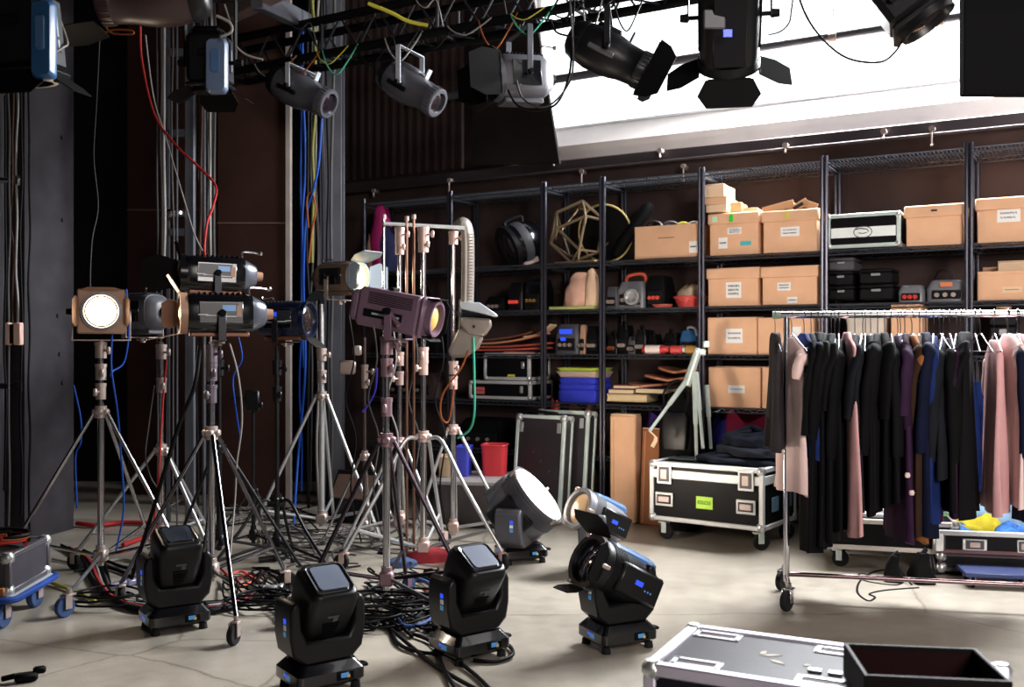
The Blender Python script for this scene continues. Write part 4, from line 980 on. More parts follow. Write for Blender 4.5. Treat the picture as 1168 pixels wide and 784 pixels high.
for lb, px, dp, z, x0, x1 in (('black pipe carrying the blue covered lamp', 28, 3.8, 2.97, -3.4, -1.2), ('black pipe carrying the lamp over the ladder frame', 240, 5.0, 3.22, -3.2, -.4), ('black pipe carrying the large black lamp', 832, 4.2, 3.17, .1, 1.5), ('black pipe carrying the lamp beside the black panel', 1030, 4.0, 3.22, 1.1, 2.6), ('black pipe carrying the plum lamp', 176, 4.6, 3.32, -2.6, -.8)):
    solo('lighting_pipe', MB().cyl((x0, dp, z), (x1, dp, z), .024, n=10).cyl((x0 + .1, dp, z), (x0 + .1, dp, 5.02), .008, n=6).cyl((x1 - .1, dp, z), (x1 - .1, dp, 5.02), .008, n=6), BLK2, lb, 'pipe', 'lighting pipes overhead', loc=(x0, dp, z))

# ================================================================= STANDS
def caster(parent, pos, heading, r=.05, m=RUB, fork=CAST, name='caster'):
    x, y = pos[0], pos[1]
    c = part(name, MB(T(x, y, 0) @ rot('Z', heading)).box((0, 0, r * 2.05), (r * 1.0, r * .8, .012), .002).box((-r * .35, r * .42, r * 1.45), (r * .7, .006, r * 1.3), .001).box((-r * .35, -r * .42, r * 1.45), (r * .7, .006, r * 1.3), .001).cyl((0, 0, r * 2), (0, 0, r * 2.6), r * .22, n=8), fork, parent)
    part('wheel', MB(T(x, y, 0) @ rot('Z', heading) @ T(-r * .5, -r * .28, r) @ rot('Z', 90)).lathe([(0, r * .6), (0, r * .92), (r * .12, r), (r * .44, r), (r * .56, r * .92), (r * .56, r * .6)], 20).lathe([(r * .1, 0), (r * .06, r * .62), (r * .5, r * .62), (r * .46, 0)], 14), m, c)
    return c
def stand(label, px, d, ytop, ycrown, zhub, feet, col=CHR, legm=CHR, colm=CAST, r=.019, collars=(), wheels=True, wheel_m=RUB, arch=0, style='wind', group='lighting stands on the floor', thin=False, wr=.05, crown_m=None):
    X = (px - CX) * d / f
    o = thing('lighting_stand', label, 'stand', (X, d, 0), 0, group)
    zt, zc = H - (ytop - CY) * d / f, H - (ycrown - CY) * d / f
    cm = crown_m or colm
    part('column', MB().cyl((0, 0, zhub - .06), (0, 0, zc + .05), r, n=16), col, o)
    part('riser', MB().cyl((0, 0, zc), (0, 0, zt), r * .78, n=14), col, o)
    part('crown', MB().cyl((0, 0, zc - .035), (0, 0, zc + .035), r * 1.75, n=14).box((0, 0, zc), (r * 5, r * 2.2, .035), .008).box((0, 0, zc), (r * 2.2, r * 5, .035), .008), cm, o)
    if zhub > .03: part('hub', MB().box((0, 0, zhub), (r * 3.8, r * 3.8, .075), .01).cyl((0, 0, zhub + .03), (0, 0, zhub + .06), r * 1.5, n=12), cm, o)
    for i, yc in enumerate(collars):
        z = H - (yc - CY) * d / f
        c = part('collar', MB().cyl((0, 0, z - .045), (0, 0, z + .045), r * (1.7 - .1 * i), n=16).cyl((0, 0, z + .03), (0, 0, z + .05), r * 1.85 - .1 * r * i, n=16), colm, o)
        a = .6 + i * .5
        part('knob', MB().cyl((0, 0, z), (.065 * cos(a), -.065 * sin(a), z), .008, n=6).box((.075 * cos(a), -.075 * sin(a), z), (.022, .022, .045), .006), colm, c)
    for i, ft in enumerate(feet):
        ang, rad = ft[0], ft[1]; kind = ft[2] if len(ft) > 2 else 'leg'
        a = radians(ang); u = Vector((cos(a), sin(a), 0)); zf = .115 if wheels else .02
        p0 = u * (r * 2.2) + Vector((0, 0, zc - .01)); p1 = u * rad + Vector((0, 0, zf))
        if kind == 'leg':
            if arch:
                pts = spline([p0, p0.lerp(p1, .12) + Vector((0, 0, arch)) + u * .03, p0.lerp(p1, .45) + u * .03, p1], 6)
            else: pts = [p0, p1]
            part('leg', MB().tube(pts, r * .62, 10), legm, o)
        if zhub > .03:
            q0 = u * r * 1.5 + Vector((0, 0, zhub)); q1 = p1 if kind != 'leg' else (p1 * .82 + p0 * .18)
            part('brace', MB().tube([q0, q1], r * .55, 8), legm if kind == 'leg' else GRYD, o)
        if wheels: caster(o, (p1.x, p1.y), ang + 140, wr, wheel_m, cm)
        else: part('foot', MB().ball((p1.x, p1.y, .015), (.022, .022, .015), 8), RUB, o)
    return o
def fang(px, d, fx, fy, z=0):                     # angle and radius of a foot seen at a pixel
    X = (px - CX) * d / f; p = F(fx, fy, z); v = Vector((p.x - X, p.y - d))
    return math.degrees(atan2(v.y, v.x)), v.length
def lamp_top(l): return CY - (WM[l.name].to_translation().z - H) * f / WM[l.name].to_translation().y
def ytop_of(l, d): return CY - (WM[l.name].to_translation().z + .004 - H) * f / d
S1 = stand('chrome wind-up stand carrying the lit square lamp beside the grey column', 115, 5.85, ytop_of(L1, 5.85), 470, .17, [(188, .56), (-8, .55), (75, .5), (-80, .70, 'low')], collars=(400, 425, 447), wheel_m=RUBB, wr=.055)
S2 = stand('chrome stand with pale collars carrying the lamp turned away, beside the stacked lamps', 184, 6.35, ytop_of(L2, 6.35), 513, .2, [(195, .5), (-30, .45), (70, .5)], collars=(402, 440), legm=ALU)
S3 = stand('chrome front stand carrying the lower stacked lamp, with a caster by the floor cables', 241, 5.25, ytop_of(L3, 5.25), 494, .22, [(-63, .64), (165, .55), (60, .55)], collars=(404, 425, 450), legm=mat('dark chrome', (120, 118, 126), .2, 1.0), colm=mat('dark alloy', (110, 100, 108), .4, .6), crown_m=CAST)
S4 = stand('black thin stand behind carrying the upper stacked lamp', 250, 5.9, ytop_of(L4, 5.9), 510, .25, [(20, .5), (150, .45), (-95, .3)], col=BLK, legm=BLK, colm=BLK, collars=(420,), wheels=False, r=.016)
S5 = stand('thin black stand carrying the blue tinted lamp', 316, 6.3, ytop_of(L5, 6.3), 570, .16, [(-140, .48), (-35, .5), (90, .45)], col=BLK, legm=BLK, colm=BLK, collars=(420, 450), wheels=False, r=.017, arch=.05)
S6 = stand('silver stand with wide pale legs carrying the lit brown lamp', 367, 7.4, ytop_of(L6, 7.4), 452, .12, [(197, .52), (-20, .48), (90, .5)], collars=(405, 430), legm=ALU, wheels=False, col=ALU, r=.021)
S7 = stand('tall silver stand carrying the aubergine lamp, before the coiled black cables', 441, 5.14, ytop_of(L7, 5.14), 502, .2, [(188, .42), (-12, .46), (85, .5), (-40, .42, 'low')], legm=mat('dark bronze leg', (58, 48, 56), .25, .8), colm=mat('plum alloy', (140, 112, 120), .4, .5), collars=(395, 420, 465), wheel_m=RUBB, wr=.045)
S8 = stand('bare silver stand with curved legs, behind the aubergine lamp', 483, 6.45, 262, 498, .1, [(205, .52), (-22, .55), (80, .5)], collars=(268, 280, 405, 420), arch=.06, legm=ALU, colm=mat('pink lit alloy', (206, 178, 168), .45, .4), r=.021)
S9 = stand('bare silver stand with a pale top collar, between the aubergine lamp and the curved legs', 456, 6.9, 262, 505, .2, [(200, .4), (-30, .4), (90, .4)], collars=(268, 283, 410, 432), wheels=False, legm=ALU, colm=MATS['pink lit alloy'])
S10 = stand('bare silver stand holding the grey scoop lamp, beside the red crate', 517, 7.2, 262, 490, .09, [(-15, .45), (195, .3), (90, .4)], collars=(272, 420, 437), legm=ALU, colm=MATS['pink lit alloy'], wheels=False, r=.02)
S11 = stand('thin grey pole stand with a clamp head, beside the far steel column', 416, 7.1, 385, 520, .12, [(200, .3), (-20, .3), (90, .3)], collars=(424, 436), wheels=False, col=mat('bronze grey tube', (104, 90, 88), .3, .8), r=.014)
S12 = stand('thin black stand with a clamp at its head, beside the brown flat', 289, 6.6, 452, 560, .15, [(210, .35), (-30, .35), (90, .35)], col=BLK, legm=BLK, colm=BLK, collars=(462,), wheels=False, r=.013)
o = S12; z = H - (452 - CY) * 6.6 / f
part('clamp_head', MB().box((0, -.02, z - .03), (.09, .04, .14), .008).box((-.09, -.02, z - .02), (.1, .03, .03), .006), BLK, o)
o = S11; z = H - (400 - CY) * 7.1 / f
part('clamp_head', MB().box((-.05, -.02, z), (.06, .05, .07), .01).box((-.12, -.02, z - .12), (.12, .03, .1), .02), CAST, o)
# loose uprights and a cross bar over the bare stands
zc_ = H - (256 - CY) * 6.7 / f
a, b = V(438, 256, 6.7), V(528, 256, 6.7)
solo('cross_bar', MB().cyl((a.x, 6.66, zc_), (b.x, 6.9, zc_), .014, n=10), ALU, 'thin silver cross bar joining the tops of the bare stands', 'bar', loc=(a.x, 6.66, zc_))
for i, (px, y0, d, m) in enumerate(((438, 250, 6.72, CHR), (464, 252, 6.62, mat('copper tube', (150, 112, 96), .3, .9)), (472, 250, 6.6, MATS['copper tube']))):
    p = V(px, y0, d)
    o = thing('stand_riser', ('tall thin chrome pole nearest the lit brown lamp, under the cross bar', 'thin copper coloured pole between the bare stands', 'thin copper coloured pole touching the curved leg stand')[i], 'pole', (p.x, d, 0), 0, 'loose poles among the stands')
    part('tube', MB().cyl((0, 0, .02), (0, 0, p.z), .011 - .002 * (i > 0), n=10), m, o)
    part('foot', MB().cyl((0, 0, 0), (0, 0, .03), .05, .03, 12), DKM, o)
    part('tip', MB().cyl((0, 0, p.z), (0, 0, p.z + .03), .014, n=8), CAST, o)
# scoop lamp with long padded arm
p = V(533, 262, 7.1)
GSC = mat('warm grey scoop', (122, 114, 106), .35, .3)
o = thing('scoop_lamp', 'grey scoop lamp with a long ribbed neck and peaked visor, on the bare silver stand', 'lamp', (p.x, 7.1, H - (345 - CY) * 7.1 / f))
px_ = f / 7.1
nk = [(.0, 0, (345 - 345) / px_), (.005, 0, .25), (.0, 0, .5), (-.035, 0, .57), (-.08, 0, .53)]
part('neck', MB().tube(spline(nk, 5), .055, 12, flat=.6), GSC, o)
mb = MB()
for k in range(22): mb.box((.0, -.036, .02 + k * .022), (.085, .006, .008), .002)
part('rib', mb, GSC, o)
bl = lambda x, y: ((x - 533) / px_, (345 - y) / px_)
poly = [bl(527, 362), bl(560, 364), bl(561, 372), bl(553, 384), bl(535, 383), bl(526, 372)]
part('shade', MB(T(0, .09, 0) @ rot('X', 90)).prism(poly, .18), GSC, o, bev=.015)
poly = [bl(526, 345), bl(548, 346), bl(568, 360), bl(566, 362), bl(545, 357), bl(526, 353)]
part('visor', MB(T(0, .1, 0) @ rot('X', 90)).prism(poly, .2), mat('pale visor', (176, 184, 190), .3, .3), o, bev=.006)
poly = [bl(524, 374), bl(552, 384), bl(546, 398), bl(532, 408), bl(514, 408), bl(512, 400)]
part('lower_scoop', MB(T(0, .08, 0) @ rot('X', 90)).prism(poly, .16), GSC, o, bev=.02)
part('shade_screw', MB().cyl((bl(541, 373)[0], -.09, bl(541, 373)[1]), (bl(541, 373)[0], -.1, bl(541, 373)[1]), .012, n=10), DKM, o)
part('stem', MB().cyl((-.05, 0, .02), (-.055, 0, -.3), .012, n=8), CHR, o)
# ================================================================= FLIGHT CASES, FLOOR GOODS
def latch_at(o, x, z, y, w=.11, h=.12, name='latch'):
    l = part(name, MB().box((x, y, z), (w, .010, h), .004), ALU, o)
    part('recess', MB().box((x, y - .004, z), (w * .74, .008, h * .76)), GRYD, l)
    part('paddle', MB().box((x, y - .010, z), (w * .44, .008, h * .5), .003), CAST, l)
    return l
def handle_at(o, x, z, y, w=.14, h=.10):
    l = part('handle', MB().box((x, y, z), (w, .010, h), .004), ALU, o)
    part('recess', MB().box((x, y - .004, z), (w * .78, .008, h * .64)), INK, l)
    part('grip', MB().box((x, y - .010, z), (w * .6, .012, h * .4), .004), mat('worn pink grip', (196, 176, 170), .5, .3), l)
    return l
def flight_case(label, M, w, d, h, z0=0, panel=PANEL, trim=ALUB, casters=0.0, lid=None, er=.034, group='silver edged road cases on the floor'):
    o = thing('flight_case', label, 'case', M=M, group=group)
    B = T(0, 0, z0)
    part('body', MB(B).box((0, 0, h / 2), (w - .01, d - .01, h - .01)), panel, o)
    part('edge_trim', edge_frame(w - er * .8, d - er * .8, h - er * .8, er, B @ T(0, 0, er * .4), .005), trim, o)
    for x in (-1, 1):
        for y in (-1, 1):
            for z in (0, 1): part('corner', MB(B).box((x * (w / 2 - .024), y * (d / 2 - .024), z * h + (.024 if z == 0 else -.024)), (.062, .062, .062), .018).ball((x * (w / 2 - .018), y * (d / 2 - .018), z * h + (.018 if z == 0 else -.018)), .034, 10), ALU, o)
    if lid: part('lid_joint', MB(B).box((0, 0, h * lid), (w + .004, d + .004, .062), .004), trim, o)
    if casters:
        for x in (-1, 1):
            for y in (-1, 1): caster(o, (x * (w / 2 - .07), y * (d / 2 - .07)), 200 + 25 * x, casters, RUB, mat('pale alloy trim', (206, 222, 216), .4, .3))
    return o
c0 = Vector((1.35, 6.98, 0)); rz_ = -36
Mc = T(c0) @ rot('Z', rz_) @ T(0, .31, 0)
BC = flight_case('big black flight case with a green tag and a heap of dark clothes on it', Mc, .86, .62, .42, .145, casters=.058, lid=.80)
for x in (-.31, .31):
    latch_at(BC, x, .145 + .335, -.318, .115, .14)
    handle_at(BC, x, .145 + .155, -.318)
latch_at(BC, .02, .145 + .15, .318, .1, .1, 'back_plate')
tg = part('green_tag', MB().box((.0, -.312, .30), (.125, .004, .085)), GRNL, BC)
tx = bpy.data.curves.new('tag_text', 'FONT'); tx.body = 'ESSZ33'; tx.size = .036; tx.align_x = 'CENTER'; tx.align_y = 'CENTER'; tx.extrude = .001; tx.space_character = .9
tx.materials.append(mat('green ink', (40, 84, 20), .7)); tt = bpy.data.objects.new('tag_text', tx); COL.objects.link(tt); bpy.context.view_layer.update()
to = bpy.data.objects.new('tag_writing', bpy.data.meshes.new_from_object(tt.evaluated_get(bpy.context.evaluated_depsgraph_get()))); bpy.data.objects.remove(tt); COL.objects.link(to); to.parent = tg; to.location = (0, -.3155, .30); to.rotation_euler = (radians(90), 0, 0)
for yy, hh in ((-.1, .1), (.15, .1)):
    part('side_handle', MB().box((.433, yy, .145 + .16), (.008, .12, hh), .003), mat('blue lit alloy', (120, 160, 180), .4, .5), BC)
DKC = mat('dark navy cloth', (27, 31, 42), .9, var=.35, bump=.2, bscale=18)
DKC2 = mat('charcoal cloth', (36, 38, 46), .9, var=.3, bump=.2, bscale=18)
def on_case(x, y, z, rz=0): return Mc @ T(x, y, z) @ rot('Z', rz)
for i, (x, y, w, d, h, z, rz, m, lb) in enumerate(((.13, -.02, .62, .42, .06, .567, 10, DKC, 'dark navy garment folded flat, bottom of the heap on the big flight case'), (.17, .02, .50, .36, .08, .622, -14, DKC2, 'charcoal garment crumpled in the middle of the heap on the big flight case'), (.2, .04, .40, .30, .10, .685, 22, DKC, 'dark navy jacket rumpled on top of the heap on the big flight case'))):
    b = heap(w, d, h, 40 + i, 48, 12, .22)
    for k in range(3):
        pts = [(-w * .35 + w * .7 * s / 6, -d * (.3 - .12 * k) * cos(s * .5 - .7 + k) + .03 * sin(s * 2 + k), h * (.55 + .25 * k) * (1 - ((s - 3) / 4.2) ** 2) + .012) for s in range(7)]
        b.tube(spline(pts, 4), [.012 + .018 * sin(pi * q / 24) for q in range(25)], 8)
    solo('folded_garment', b, m, lb, 'garment', 'heap of dark clothes on the big case', M=on_case(x, y, z, rz), smooth=75)
solo('flat_sheet', MB().box((-.26, .06, .003), (.22, .40, .006), .001), mat('grey sheet', (96, 110, 112), .4), 'thin grey sheet lying on the bare end of the big flight case', 'sheet', M=on_case(0, 0, .568))
# front case
Mf = T(V(735, 757, 3.07).xy.to_3d()) @ rot('Z', -27) @ T(.50, .243, 0)
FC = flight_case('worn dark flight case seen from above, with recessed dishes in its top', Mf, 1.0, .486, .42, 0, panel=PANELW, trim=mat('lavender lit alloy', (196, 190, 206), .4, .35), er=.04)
DARKR = mat('dark plum recess', (48, 24, 40), .6)
for x, y in ((-.38, .16), (-.36, -.16), (.02, .16), (.02, -.16)):
    dsh = part('recess_dish', MB().box((x - .07, y, .4175), (.016, .066, .005)).box((x + .07, y, .4175), (.016, .066, .005)).box((x, y - .028, .4175), (.15, .014, .005)).box((x, y + .028, .4175), (.15, .014, .005)), ALU, FC)
    part('dish_floor', MB().box((x, y, .4158), (.128, .046, .002)), DARKR, dsh)
for x in (-.02, .04): part('name_plate', MB().box((x, -.07, .421), (.042, .028, .006), .002), ALU, FC)
for (x, y, l, a) in ((-.17, .03, .035, 20), (-.2, .045, .022, 70), (-.14, -.03, .03, -35), (-.05, -.02, .014, 0)):
    part('scuff', MB(T(x, y, .4165) @ rot('Z', a)).prism([(-l, -.004), (-l * .3, -.012), (l * .4, -.005), (l, .003), (l * .2, .010), (-l * .5, .006)], .001), mat('tan scuff', (150, 138, 120), .7), FC)
handle_at(FC, -.3, .24, -.246); latch_at(FC, .1, .3, -.246)
TRAYM = mat('dark stained board', (14, 8, 9), .6, var=.2)
TRAYI = mat('dark red lining', (30, 8, 10), .8)
a = V(965, 738, 2.93); b = V(1112, 751, 2.88)
o = thing('open_crate', 'open dark crate with a dark red lining standing on the worn flight case', 'crate', M=T((a.x + b.x) / 2, (a.y + b.y) / 2, .424) @ rot('Z', math.degrees(atan2(b.y - a.y, b.x - a.x))))
w_ = (b - a).length; hh = .10
part('base', MB().box((0, -.14, .006), (w_, .28, .012)), TRAYI, o)
for c, s, m in (((0, 0, hh / 2), (w_, .014, hh), TRAYM), ((0, -.28, hh / 2), (w_, .014, hh), TRAYM), ((-w_ / 2, -.14, hh / 2), (.014, .294, hh), TRAYM), ((w_ / 2, -.14, hh / 2), (.014, .294, hh), TRAYM)):
    part('side_board', MB().box(c, s, .003), m, o)
part('lining', MB().box((0, -.008, hh * .45), (w_ - .03, .004, hh * .82)), TRAYI, o)

# tilted pair of cases by the lit head
Mt = T(F(586, 592)) @ rot('Z', -30)
for i, (dx, dy, hgt, lb) in enumerate(((.0, 0, .83, 'tilted tall flight case with worn black front, behind the lit moving head'), (.10, .20, .86, 'second tall flight case standing just behind the tilted one'))):
    o = flight_case(lb, Mt @ T(.235 + dx, dy, .0) @ rot('X', -7), .44 + .02 * i, .15, hgt, .012, panel=mat('scuffed black panel', (40, 35, 38), .4, var=.25), er=.03, trim=mat('pale alloy trim', (206, 222, 216), .4, .3))
    for x in (-.17, .17): part('corner_plate', MB().box((x, -.078, hgt - .085), (.035, .006, .08), .002), ALU, o)
    for (x, z) in ((-.05, .55), (.02, .48), (.1, .4), (-.1, .35)): part('scuff', MB().box((x, -.077, z), (.018, .003, .012)), GRYD, o)
pt = Mt @ Vector((.2, .0, .85))
solo('cable_coil', MB().tube(spline([(-.1, 0, .012), (.0, .05, .02), (.16, .03, .012), (.2, -.02, .02), (.05, -.03, .03), (-.08, .02, .02)], 5, True), .011, 6, closed=True), CABK, 'black cable coil lying on top of the tilted tall flight case', 'coil', M=T(pt + Vector((0, .08, -.005))) @ rot('Z', -30))

# standing boards and tripod beside the big case
def tall_carton(label, px0, px1, ytop, dfront, depth, m, rz, lean=0):
    a = V(px0, 395, dfront); w = (px1 - px0) * dfront / f; zt = H - (ytop - CY) * dfront / f
    o = thing('cardboard_sheet', label, 'cardboard', M=T(a.x + w / 2, dfront, 0) @ rot('Z', rz) @ rot('X', lean))
    part('body', MB().box((0, depth / 2, zt / 2), (w, depth, zt), .012), m, o)
    part('fold_line', MB().box((-w * .34, -.001, zt / 2), (.006, .004, zt * .94)), CARTD, o)
    part('end_flap', MB().box((0, depth / 2, zt + .004), (w * .96, depth * .9, .008), .002), CARTP, o)
    return o
tall_carton('tall flat tan carton standing on end against the shelves', 694, 726, 474, 7.85, .13, CART, -30)
tall_carton('brown hardboard sheet leaning behind the tall flat carton', 727, 758, 490, 7.75, .03, mat('hardboard', (150, 92, 54), .7), -34, -4)
b = MB().loft([rrect(.13, .10, 0, e=.5), rrect(.15, .11, .1, e=.5), rrect(.15, .10, .7, e=.5), rrect(.13, .09, .95, e=.5), rrect(.06, .05, 1.05, e=.5)])
p = V(776, 395, 7.62)
o = thing('equipment_bag', 'black soft bag standing behind the big case, under the folded tripod', 'bag', (p.x, 7.62, 0), -30)
part('body', b, BLK2, o, smooth=60)
part('pocket', MB().loft([rrect(.09, .03, .62, oy=-.10, e=.5), rrect(.10, .035, .68, oy=-.10, e=.5), rrect(.10, .035, .86, oy=-.10, e=.5), rrect(.08, .025, .9, oy=-.10, e=.5)]), BLK, o)
part('strap', MB().tube(spline([(-.08, -.1, .9), (-.1, -.08, 1.05), (0, -.04, 1.14), (.08, -.06, 1.04), (.08, -.1, .9)], 5), .01, 6), BLK, o)
PTR = mat('pale green white tube', (206, 220, 212), .35, .3)
o = thing('folded_tripod', 'pale folded tripod leaning over the black soft bag against the shelves', 'tripod', V(800, 395, 7.5).xy.to_3d())
W_ = WMB(o); W_.tube([V(797, 398, 7.5), V(783, 440, 7.46)], [.03, .034], 10); part('head', W_, PTR, o)
for i, (x0, y0, x1, y1, d1) in enumerate(((785, 432, 741, 492, 7.3), (792, 425, 795, 545, 7.2), (794, 425, 802, 512, 7.25), (806, 440, 811, 512, 7.3))):
    p1 = V(x1, y1, d1); p0 = V(x0, y0, 7.46)
    W_ = WMB(o); W_.tube([p0, p0.lerp(p1, .5), p0.lerp(p1, .5), p1], [.02, .018, .013, .012], 8); part('leg', W_, PTR, o)
W_ = WMB(o); W_.tube(spline([V(741, 492, 7.3), V(748, 500, 7.28), V(744, 510, 7.28)], 4), [.006] * 4 + [.016] * 5, 6); part('strap', W_, CARTP, o)
W_ = WMB(o); c = V(798, 402, 7.5); W_.box(c, (.09, .06, .05), .01); W_.box(c + Vector((.05, 0, .06)), (.05, .04, .05), .008); part('pan_head', W_, mat('red grip', (206, 84, 60), .5) if False else PTR, o)

# stack of tubs left of the tilted case
p = V(545, 395, 7.75)
o = thing('storage_bin', 'dark grey plastic bin with a pale lid behind the scoop lamp stand', 'bin', (p.x, 7.85, 0), -10)
part('body', MB().loft([rrect(.26, .2, 0), rrect(.30, .23, .34)]), mat('smoky plastic', (70, 62, 62), .3), o)
part('lid', MB().loft([rrect(.32, .25, .335), rrect(.33, .26, .36), rrect(.31, .24, .385), rrect(.28, .21, .385)]), mat('pale lid plastic', (158, 152, 152), .35), o)
def bin_box(name, label, x0, x1, yt, yb, d, m, dep=.2, open_=True, cat='crate'):
    z1, z0 = H - (yt - CY) * d / f, .388
    a, b = V(x0, 395, d), V(x1, 395, d); w = b.x - a.x; h = z1 - z0
    o = thing(name, label, cat, ((a.x + b.x) / 2, d, z0), -8)
    part('body', MB().loft([rrect(w * .45, dep * .45, 0, oy=dep / 2), rrect(w * .5, dep * .5, h, oy=dep / 2), rrect(w * .47, dep * .46, h, oy=dep / 2), rrect(w * .43, dep * .42, .01, oy=dep / 2)]), m, o)
    part('rim', MB().tube(rrect(w * .505, dep * .51, h, oy=dep / 2), .008, 6, closed=True), m, o)
    return o
bin_box('plastic_crate', 'red plastic crate on the pale lidded bin', 548, 576, 509, 548, 7.75, mat('crate red', (196, 46, 54), .4))
bin_box('plastic_crate', 'royal blue plastic crate on the pale lidded bin beside the curved leg stand', 519, 534, 511, 548, 7.7, mat('crate blue', (56, 62, 176), .4))
bin_box('plastic_crate', 'cream box nearest the curved leg stand, beside the blue crate', 499, 518, 522, 548, 7.68, mat('crate cream', (208, 184, 150), .6))
# stage monitor and dark boxes at the back
p = F(398, 597)
o = thing('stage_monitor', 'black wedge loudspeaker with a brown grille among the silver stands', 'speaker', (p.x, p.y, 0), -22)
Mw = MB(T(-.2, 0, 0) @ rot('Y', 90) @ rot('Z', 90))
part('cabinet', Mw.prism([(0, 0), (.34, 0), (.34, .36), (.16, .40), (0, .16)], .42), BLK, o, bev=.008)
g = MB(T(0, 0, 0)); g.add([(-.18, -.005, .18), (.18, -.005, .18), (.18, .150, .385), (-.18, .150, .385)], [(0, 1, 2, 3)]); g.add([(-.18, .003, .172), (.18, .003, .172), (.18, .158, .377), (-.18, .158, .377)], [(3, 2, 1, 0)])
part('grille', MB(T(0, .075, .275) @ rot('X', 52)).box((0, 0, .002), (.36, .22, .016), .004), mat('brown grille', (92, 70, 58), .7), o)
# dolly case in the dark corner
p = F(-8, 716)
DC = flight_case('grey road case with orange timber strip on a blue dolly by the grey column', T(-2.80, 5.15, 0) @ rot('Z', 4), .60, .5, .20, .165, panel=mat('worn grey panel', (52, 49, 56), .5, var=.2), trim=mat('dull alloy', (84, 80, 86), .45, .4), er=.03)
handle_at(DC, .1, .165 + .10, -.253, .2, .13)
part('timber_strip', MB().box((0, -.262, .165 + .022), (.56, .02, .04), .003), WOODO, DC)
o = thing('dolly', 'blue edged flat dolly with blue wheels under the grey road case', 'dolly', (-2.80, 5.15, 0), 4)
part('deck', MB().box((0, 0, .148), (.66, .56, .026), .006), GRYL, o)
part('bumper', MB().tube(rrect(.335, .285, .148, e=.2), .018, 8, closed=True), mat('blue bumper', (28, 60, 130), .5), o)
for x in (-.26, .26):
    for y in (-.2, .2): caster(o, (x, y), 80, .062, RUBB, CAST)
def cable(name, label, pts, r, m, group=None, n=6, cat='cable', closed=False, seg=6):
    P = spline(pts, seg, closed)
    return solo(name, MB().tube(P, r, n, closed=closed), m, label, cat, group, loc=P[0], smooth=80)
for i, (m, lb) in enumerate(((CABR, 'red cable coil on the grey road case'), (CABO, 'orange cable coil on the grey road case'), (CABK, 'black cable coil on the grey road case'))):
    pts = [(-2.68 + .03 * i + (.17 - .02 * i) * cos(a * .9) * 1.1, 5.1 + (.13 - .015 * i) * sin(a * .9), .372 + .012 + .012 * i + .004 * a) for a in range(14)]
    cable('cable_coil', lb, pts, .011, m, 'coils on the grey road case', cat='coil')
solo('floor_clamp', MB().box((0, 0, .02), (.09, .05, .035), .01).box((.05, .01, .04), (.05, .03, .03), .008).cyl((-.04, 0, .03), (-.09, .02, .018), .012, n=8), BLK2, 'small black clamp lying alone on the bare floor', 'clamp', M=T(F(30, 778)) @ rot('Z', 25))

# goods behind the clothes rack
Md = T(2.42, 6.42, 0) @ rot('Z', -16)
LC = flight_case('low dark road case on pale casters behind the long black garments', Md, .78, .5, .19, .125, trim=mat('off white edging', (214, 206, 200), .5), casters=.052, er=.03)
solo('paper_bundle', MB().box((-.05, -.1, .012), (.22, .16, .024), .003).box((.0, -.06, .034), (.15, .12, .02), .003), WHT, 'white paper bundle on the low dark road case', 'paper', M=Md @ T(0, 0, .318))
solo('red_folder', MB().box((.28, -.1, .05), (.06, .2, .1), .004), mat('bright red', (214, 44, 30), .5), 'bright red folder standing at the end of the low dark road case', 'folder', M=Md @ T(0, 0, .318))
Mo = T(F(1082, 664).x + .42, 5.98, 0) @ rot('Z', -12)
LB = flight_case('dark lower case under the open case of bright clothes', Mo @ T(0, .25, 0), .84, .5, .11, .03, trim=mat('dark trim', (60, 52, 56), .5, .3), er=.026)
OC = thing('open_case', 'open silver rimmed case heaped with bright clothes', 'case', M=Mo @ T(0, .25, .144))
w, d, h = .86, .52, .135
for c, s in (((0, -d / 2, h / 2), (w, .016, h)), ((0, d / 2, h / 2), (w, .016, h)), ((-w / 2, 0, h / 2), (.016, d, h)), ((w / 2, 0, h / 2), (.016, d, h)), ((0, 0, .008), (w, d, .016))): part('panel', MB().box(c, s, .002), PANEL, OC)
part('rim', MB().box((0, -d / 2 - .006, h - .012), (w + .03, .03, .03), .004).box((0, d / 2 + .006, h - .012), (w + .03, .03, .03), .004).box((-w / 2 - .006, 0, h - .012), (.03, d, .03), .004).box((w / 2 + .006, 0, h - .012), (.03, d, .03), .004), ALUB, OC)
for x in (-1, 1): part('corner', MB().box((x * (w / 2 - .01), -d / 2, h * .5), (.07, .05, h), .014), ALU, OC)
latch_at(OC, .05, h * .42, -d / 2 - .012, .07, .08); latch_at(OC, -.22, h * .42, -d / 2 - .012, .14, .07)
part('lower_rail', MB().box((0, -d / 2 - .004, .012), (w, .026, .024), .003), mat('red brown rail', (104, 70, 72), .5), OC)
